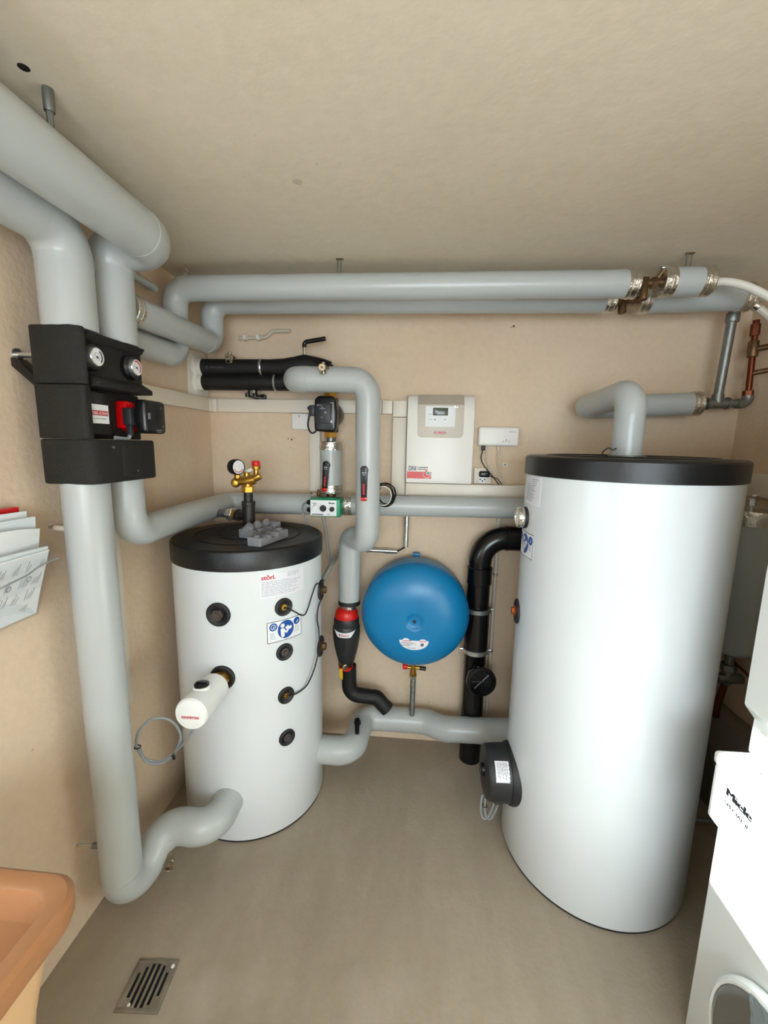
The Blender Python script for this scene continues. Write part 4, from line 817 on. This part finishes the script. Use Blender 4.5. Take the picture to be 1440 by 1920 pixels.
# ------------------------------------------------------------------ right-hand corner plumbing
def fittings(name, label, parts, cat='fitting', m='bronze'):
    lo = min((V(a) for a, b, r_ in parts), key=lambda p: p.z); o = thing(name, label, cat, lo)
    for nm, (a, b, r_) in parts_named(parts): build(nm, MB().hexn(a, b, r_) if nm == 'nut' else MB().cyl(a, b, r_, n=18, bev=.002), m, o)
    return o
def parts_named(parts): return [('nut' if i % 2 else 'tube', q) for i, q in enumerate(parts)]
o = fittings('brass_valve', 'brown brass shut-off valve on front ceiling pipe', [((1.79, -.39, 2.15), (1.885, -.39, 2.155), .014), ((1.80, -.39, 2.151), (1.83, -.39, 2.152), .022), ((1.815, -.40, 2.15), (1.812, -.41, 2.09), .013), ((1.842, -.39, 2.152), (1.862, -.39, 2.153), .02), ((1.855, -.39, 2.155), (1.875, -.41, 2.196), .006)], 'valve')
build('wing', MB().box((1.862, -.415, 2.192), (1.895, -.400, 2.200), .002), 'zinc', o)
o = fittings('brass_valve', 'brown brass tee fitting on rear ceiling pipe', [((1.795, -.2, 2.155), (1.89, -.2, 2.157), .014), ((1.80, -.2, 2.155), (1.825, -.2, 2.155), .021), ((1.83, -.2, 2.155), (1.83, -.21, 2.105), .015), ((1.85, -.2, 2.156), (1.875, -.2, 2.156), .02)], 'fitting')
t = thing('white_hose', 'white plastic hose arching out of the short foil-cuffed stub', 'hose', (2.3, -.45, 1.98))
build('hose', MB().sweep(smoothpath([(2.036, -.39, 2.153), (2.10, -.392, 2.152), (2.165, -.398, 2.132), (2.235, -.41, 2.09), (2.32, -.43, 2.02), (2.40, -.45, 1.93), (2.455, -.47, 1.84)]), .0135, 16), 'hose_white', t)
build('ferrule', MB().cyl((2.034, -.39, 2.154), (2.05, -.39, 2.1535), .02, n=18, bev=.003), 'black_iron', t)
t = thing('white_hose', 'white plastic hose from chrome nut in the right corner', 'hose', (2.4, -.22, 1.9))
build('hose', MB().sweep(smoothpath([(2.335, -.205, 2.125), (2.375, -.215, 2.085), (2.42, -.23, 2.02), (2.452, -.24, 1.93)]), .013, 16), 'hose_white', t)
build('nut', MB().hexn((2.303, -.2, 2.162), (2.325, -.203, 2.138), .022).cyl((2.32, -.2, 2.14), (2.34, -.206, 2.12), .02, n=16, bev=.003), 'chrome', t)
t = thing('galvanised_pipe', 'galvanised steel pipe and tee in the right corner', 'pipe', (2.29, -.12, 1.75))
build('pipe', MB().cyl((2.289, -.12, 1.77), (2.286, -.15, 2.16), .0175, n=20), 'galvanised', t)
build('coupling', MB().cyl((2.2865, -.146, 2.085), (2.286, -.149, 2.12), .024, n=20, bev=.003), 'galvanised', t)
build('tee', MB().cyl((2.245, -.12, 1.766), (2.335, -.12, 1.769), .021, n=20).cyl((2.245, -.12, 1.766), (2.256, -.12, 1.766), .025, n=20).cyl((2.324, -.12, 1.769), (2.335, -.12, 1.769), .025, n=20).cyl((2.289, -.12, 1.77), (2.289, -.12, 1.805), .022, n=20), 'galvanised', t)
build('pipe', MB().cyl((2.21, -.12, 1.766), (2.25, -.12, 1.766), .016, n=18).cyl((2.33, -.12, 1.769), (2.385, -.12, 1.768), .0165, n=18), 'galvanised', t)
build('elbow', MB().tube([(2.365, -.12, 1.768), (2.408, -.12, 1.768), (2.408, -.12, 1.80)], .021, .026, 18), 'galvanised', t)
t = thing('copper_pipe', 'reddish copper pipe with valve in the right corner', 'pipe', (2.405, -.12, 1.80))
build('pipe', MB().cyl((2.407, -.12, 1.80), (2.397, -.12, 2.10), .0115, n=18), 'copper', t)
build('nut', MB().hexn((2.407, -.12, 1.797), (2.406, -.12, 1.822), .019), 'copper', t)
build('valve', MB().cyl((2.401, -.12, 1.955), (2.399, -.12, 2.02), .019, n=16, bev=.004).cyl((2.40, -.12, 1.985), (2.44, -.16, 1.99), .012, n=14), 'bronze', t)
build('branch', MB().cyl((2.404, -.12, 1.89), (2.455, -.15, 1.90), .010, n=14), 'bronze', t); build('nut', MB().cyl((2.398, -.12, 2.04), (2.397, -.12, 2.085), .017, n=6), 'copper', t)
# grey insulated filter behind the tall tank
fx, fy = 2.365, -.30
t = thing('insulated_cylinder', 'upright grey insulated cylinder with foil top behind tall tank', 'insulated cylinder', (fx, fy, .74))
build('jacket', MB().lathe([(.03, .742), (.06, .746), (.078, .757), (.086, .775), (.086, 1.30)], (fx, fy, 0), (0, 0, 1), 44), 'jacket_grey', t, ang=50)
build('foil_top', MB().lathe([(.0875, 1.285), (.089, 1.288), (.089, 1.335), (.086, 1.342), (0, 1.345)], (fx, fy, 0), (0, 0, 1), 44), 'foil', t)
build('air_vent', MB().cyl((fx-.01, fy, 1.343), (fx-.01, fy, 1.362), .012, n=14).hexn((fx-.01, fy, 1.36), (fx-.01, fy, 1.388), .016).cyl((fx-.016, fy-.004, 1.396), (fx+.006, fy-.008, 1.402), .007, n=12, bev=.002).cyl((fx-.01, fy, 1.386), (fx-.01, fy, 1.398), .007, n=12), 'zinc', t)
build('bottom_valve', MB().cyl((fx, fy, .60), (fx, fy, .745), .018, n=16).hexn((fx, fy, .66), (fx, fy, .69), .03).cyl((fx-.04, fy, .625), (fx+.06, fy, .625), .022, n=16, bev=.004), 'galvanised', t)
build('drop_pipe', MB().tube([(fx, fy, .62), (fx-.02, fy, .50), (fx-.02, fy, .445)], .013, .03, 14), 'copper', t)
build('drain_tube', MB().sweep(smoothpath([(fx+.02, fy, .70), (fx+.05, fy-.06, .66), (fx+.07, fy-.14, .62)]), .005, 8), 'copper', t)
conduit('steel_floor_pipe', 'thin steel pipe along floor right of the tall tank', 'pipe', [(2.02, -.40, .028), (2.36, -.40, .028)], .009, 'zinc')
hanger('steel rod hanger with grey socket at the thick ceiling pipe', .300, -1.181, H, 2.172, .0065, True)
hanger('wire hanger above the middle of front ceiling pipe', .72, -.394, H, 2.195, .0025)
hanger('wire hanger above the short foil-cuffed stub', 1.955, -.388, H, 2.20, .0025)

# ------------------------------------------------------------------ appliances on the right
wx, wy, wy2 = 1.822, -1.072, -1.67
t = thing('washing_machine', 'white front-loading washing machine on floor under the dryer', 'washing machine', ((wx+2.42)/2, (wy+wy2)/2, 0))
build('body', MB().box((wx, wy2, .012), (2.42, wy, .80), .008, 3), 'appliance_white', t)
for x in (wx+.06, 2.37):
    for y in (wy-.06, wy2+.06): build('foot', MB().cyl((x, y, 0), (x, y, .014), .02, n=16), 'rubber_black', t)
pnl = build('control_panel', MB().prism([(0, .676), (.0, .812), (.004, .82), (.06, .82), (.06, .640), (.032, .640)], (wx-.029, wy2, 0), (1, 0, 0), (0, 0, 1), (0, 1, 0), wy-wy2-.001, .006, 3), 'appliance_white', t)
build('top_plate', MB().box((wx-.034, wy2-.002, .817), (2.42, wy+.003, .852), .011, 4), 'appliance_top', t)
mp = plane_map((wx-.029, -1.122, .774), (0, -1, 0), (0, 0, 1), (-1, 0, 0))
d = DC(mp, .001)
for k in range(7): d.h = .001+.00005*k; d.text('Miele', -.0021+.0007*k, 0, .027, 0, .074)
build('print', d, 'ink_black', pnl)
d = DC(mp, .001)
for k in range(3): d.h = .001+.00005*k; d.text('SPECIAL II', -.0005+.0005*k, -.024, .0125, 0, .07)
build('print', d, 'ink_black', pnl)
mp = plane_map((wx+.01, -1.135, .852), (0, -1, 0), (1, 0, 0), (0, 0, 1))
build('top_mark', DC(mp, .001).poly([(0, 0), (.02, .006), (.02, .009), (.012, .007), (.012, .016), (.010, .016), (.009, .006), (0, .003)]), 'ink', pnl)
dcn = V((wx-.004, -1.368, .257))
door = build('door_ring', MB().lathe([(.203, .0), (.204, .012), (.200, .022), (.193, .026), (.188, .024), (.186, .018)], dcn, (-1, 0, 0), 64), 'appliance_white', t)
build('door_glass', MB().lathe([(.190, .012), (.187, .024), (.17, .032), (.12, .038), (.0, .042)], dcn, (-1, 0, 0), 48), 'door_grey', t, ang=60)
f = MB()
nx_, ny_ = 14, 10
vs_ = []; fs = []
rr = random.Random(11)
for i in range(nx_+1):
    for j in range(ny_+1):
        a = -.10+.13*j/ny_; ang_ = R(60+70*i/nx_); ra = .11+.085*j/ny_
        vs_.append(dcn+V((-.044-.004*rr.random()+max(0, (ra-.11))*.2, -ra*math.cos(ang_)*-1, ra*math.sin(ang_))))
for i in range(nx_):
    for j in range(ny_): a = i*(ny_+1)+j; fs.append((a, a+1, a+ny_+2, a+ny_+1))
build('protective_film', MB().add(vs_, fs), 'door_film', t, ang=80)
t = thing('tumble_dryer', 'white tumble dryer standing on the washing machine', 'dryer', ((1.86+2.42)/2, (wy+wy2)/2, .853))
build('body', MB().box((1.862, wy2, .853), (2.42, wy, 1.68), .008, 3), 'appliance_white', t)
build('front_panel', MB().prism([(1.862, .944), (1.836, .978), (1.836, 1.675), (1.870, 1.675), (1.870, .944)], (0, wy2, 0), (1, 0, 0), (0, 0, 1), (0, 1, 0), wy-wy2, .006, 3), 'appliance_white', t)
build('screw_cover', MB().lathe([(.012, 0), (.012, .0015), (.009, .002), (0, .002)], (1.862, -1.11, .915), (-1, 0, 0), 18), 'appliance_top', t)

# ------------------------------------------------------------------ sink, documents, floor drain
t = thing('utility_sink', 'brown plastic utility sink at the left wall', 'sink', (.25, -1.75, .40))
def rrect(x0, x1, y0, y1, r_, k=6):
    out = []
    for cx_, cy_, a0 in ((x1-r_, y1-r_, 0), (x0+r_, y1-r_, 90), (x0+r_, y0+r_, 180), (x1-r_, y0+r_, 270)):
        for i in range(k+1): a = R(a0+90*i/k); out.append((cx_+r_*math.cos(a), cy_+r_*math.sin(a)))
    return out
sx0, sx1, sy0, sy1 = .01, .485, -2.08, -1.468
rings = [(.0, .795, .06), (-.002, .775, .06), (.0, .755, .06), (.012, .752, .055)]   # inset, z, radius outer going down then over
loops = [(.07, .735, .05), (.014, .752, .06), (.004, .755, .062), (.0, .768, .063), (.0, .795, .062), (.008, .802, .058), (.030, .802, .05), (.036, .798, .048), (.040, .786, .046), (.060, .60, .05), (.075, .44, .05), (.10, .42, .04)]
vs_ = []; fs = []
for ins, z, r_ in loops: vs_ += [V((x, y, z)) for x, y in rrect(sx0+ins, sx1-ins, sy0+ins, sy1-ins, r_)]
n = len(rrect(0, 1, 0, 1, .1))
for j in range(len(loops)-1):
    for i in range(n): a = j*n+i; b = j*n+(i+1) % n; fs.append((a, b, b+n, a+n))
fs += [tuple(range(n))[::-1], tuple((len(loops)-1)*n+i for i in range(n))]
build('basin', MB().add(vs_, fs), 'brown_plastic', t, ang=32)
vs_ = []; fs = []
lo2 = [(.030, .752, .05), (.052, .60, .05), (.068, .42, .05), (.09, .38, .05)]
for ins, z, r_ in lo2: vs_ += [V((x, y, z)) for x, y in rrect(sx0+ins, sx1-ins, sy0+ins, sy1-ins, r_)]
for j in range(len(lo2)-1):
    for i in range(n): a = j*n+i; b = j*n+(i+1) % n; fs.append((a, b, b+n, a+n))
fs += [tuple((len(lo2)-1)*n+i for i in range(n))[::-1]]
build('lower_shell', MB().add(vs_, fs), 'beige_plastic', t, ang=50)
build('waste_pipe', MB().tube([(.25, -1.78, .42), (.25, -1.78, .25), (.0, -1.78, .24)], .022, .04, 16), 'plastic_white', t)
build('wall_rail', MB().box((0, -2.0, .50), (.06, -1.55, .54), .003), 'galvanised', t)
# acrylic document holder
hy0, hy1 = -1.42, -1.066
t = thing('document_holder', 'clear acrylic document holder on the left wall', 'document holder', (.05, (hy0+hy1)/2, 1.10))
bx0, bz0, fx1, fz1 = .030, 1.105, .098, 1.285
build('front_pane', MB().prism([(bx0, bz0), (bx0+.003, bz0), (fx1+.003, fz1), (fx1, fz1)], (0, hy0, 0), (1, 0, 0), (0, 0, 1), (0, 1, 0), hy1-hy0), 'acrylic', t)
build('back_pane', MB().box((.001, hy0, bz0), (.004, hy1, 1.33)), 'acrylic', t)
build('bottom_pane', MB().box((.001, hy0, bz0-.003), (bx0+.003, hy1, bz0)), 'acrylic', t)
build('side_pane', MB().prism([(.003, bz0), (bx0, bz0), (fx1, fz1+.02), (.003, 1.33)], (0, hy1-.003, 0), (1, 0, 0), (0, 0, 1), (0, 1, 0), .003), 'acrylic', t)
tag(build('holder_cord', MB().sweep(smoothpath([(.104, hy1+.004, 1.262), (.106, -1.12, 1.256), (.108, -1.16, 1.244), (.11, -1.22, 1.236), (.10, -1.42, 1.20)]), .0022, 8), 'cable_grey', loc=(.1, -1.2, 1.23)), 'grey cord stretched across the document holder', 'cord')
def sheet(name, label, y0, y1, xb, zb, xt, zt, th, m, curl=0, cat='paper'):
    n = 10; vs_ = []; fs = []
    dirv = V((xt-xb, 0, zt-zb)).normalized(); nn = V((dirv.z, 0, -dirv.x))
    for i in range(n+1):
        y = y0+(y1-y0)*i/n
        c_ = curl*max(0, (i/n-.6)/.4)**2
        for s_, (x, z) in ((0, (xb, zb)), (0, (xt, zt)), (1, (xt, zt)), (1, (xb, zb))): vs_.append(V((x-c_, y, z))+nn*th*s_+V((0, 0, -c_*1.2 if (x, z) == (xt, zt) else 0)))
    for i in range(n):
        for k in range(4): fs.append((4*i+k, 4*i+4+k, 4*i+4+(k+1) % 4, 4*i+(k+1) % 4))
    fs += [(0, 1, 2, 3), (4*n, 4*n+3, 4*n+2, 4*n+1)]
    return tag(build(name, MB().add(vs_, fs), m, loc=(xb, (y0+y1)/2, zb)), label, cat, 'papers in the acrylic holder')
sheet('folder', 'red folder at the back of the document holder', hy0+.02, -1.088, .008, 1.12, .022, 1.40, .012, 'red_gloss', cat='folder')
sheet('brochure', 'white brochure directly in front of the red folder', hy0+.02, -1.079, .022, 1.12, .044, 1.39, .003, 'paper', .002)
sheet('brochure', 'grey-edged booklet third from the back in the document holder', hy0+.02, -1.071, .028, 1.115, .056, 1.375, .006, 'paper_cool', .002)
sheet('brochure', 'big white sheet curling at the corner in the document holder', hy0+.02, -1.070, .036, 1.115, .078, 1.355, .002, 'paper', .012)
sheet('brochure', 'thin white leaflet behind the printed sheet in the holder', hy0+.02, -1.075, .034, 1.112, .090, 1.300, .004, 'paper_cool', .003)
s_ = sheet('printed_sheet', 'front printed sheet with columns of text in the holder', hy0+.02, -1.078, .033, 1.11, .094, 1.288, .0015, 'paper', .0, 'paper')
dirv = V((.061, 0, .178)).normalized(); nn = V((dirv.z, 0, -dirv.x))
mp = plane_map(V((.033, -1.40, 1.11))+nn*.0016, (0, 1, 0), dirv, nn)
d = DC(mp, .0006); rr = random.Random(5)
for c in range(8):
    for r_ in range(4):
        for k in range(rr.randint(2, 4)):
            a = .30-.036*c+.006*k-(3-r_)*.012; b = .015+.042*r_; L_ = rr.uniform(.016, .03); d.poly([(a, b), (a+.0012, b), (a+.0012+.006, b+L_), (a+.006, b+L_)])
build('print', d, 'ink', s_)
build('punch_ring', DC(mp, .001).ring(.278, .118, .0075, .002, 16).ring(.226, .108, .0075, .002, 16), 'ink_pale', s_)
# floor drain
t = thing('floor_drain', 'square slotted steel floor drain set in the concrete', 'drain', (.31, -1.135, 0))
gx, gy = .306, -1.132; ga_ = R(4); hs = .062
Mx = Matrix.Translation((gx, gy, 0)) @ Matrix.Rotation(ga_, 4, 'Z')
build('sump', MB().box((-hs+.006, -hs+.006, .0004), (hs-.006, hs-.006, .0012), Mx=Mx), 'hole_dark', t)
hw = .062; sl, bw_ = .0088, .0076; x_ = -(6*sl+5*bw_)/2; ez = hs-.011
g = MB().box((-hs, -hs, 0), (hs, -ez, .005), .0012, Mx=Mx).box((-hs, ez, 0), (hs, hs, .005), .0012, Mx=Mx).box((-hs, -ez-.001, 0), (x_, ez+.001, .005), .0006, Mx=Mx).box((-x_, -ez-.001, 0), (hs, ez+.001, .005), .0006, Mx=Mx)
build('grate_frame', g, 'steel_grate', t)
for i in range(5):
    a = x_+sl+i*(sl+bw_); build('grate_bar', MB().box((a, -ez-.001, 0), (a+bw_, ez+.001, .005), .0008, Mx=Mx), 'steel_grate', t)
for i, (d0, d1) in enumerate(((.024, .020), (.008, .002), (.0, .0), (.0, .0), (.004, .006), (.020, .026))):
    a = x_+i*(sl+bw_)-.0005; b = a+sl+.001
    if d0: build('slot_end', MB().box((a, ez-d0, 0), (b, ez+.001, .005), Mx=Mx), 'steel_grate', t)
    if d1: build('slot_end', MB().box((a, -ez-.001, 0), (b, -ez+d1, .005), Mx=Mx), 'steel_grate', t)
build('paint_drop', MB().lathe([(.006, 0), (.005, .002), (0, .003)], Mx @ V((.05, .045, .005)), (0, 0, 1), 9), 'plaster_white', t)
build('paint_drop', MB().lathe([(.0045, 0), (.004, .002), (0, .003)], Mx @ V((-.028, -.046, .004)), (0, 0, 1), 8), 'plaster_white', t)
for x, z, r_ in ((.395, 1.592, .003), (.412, 1.588, .005), (.425, 1.594, .002), (.405, 1.55, .002), (1.452, 2.112, .006), (1.44, 2.108, .003)):
    build('drill_hole', MB().lathe([(r_*.9, 0), (r_*.6, .0006), (0, .0008)], (x, 0, z), (0, -1, 0), 10), 'bronze', wallb)
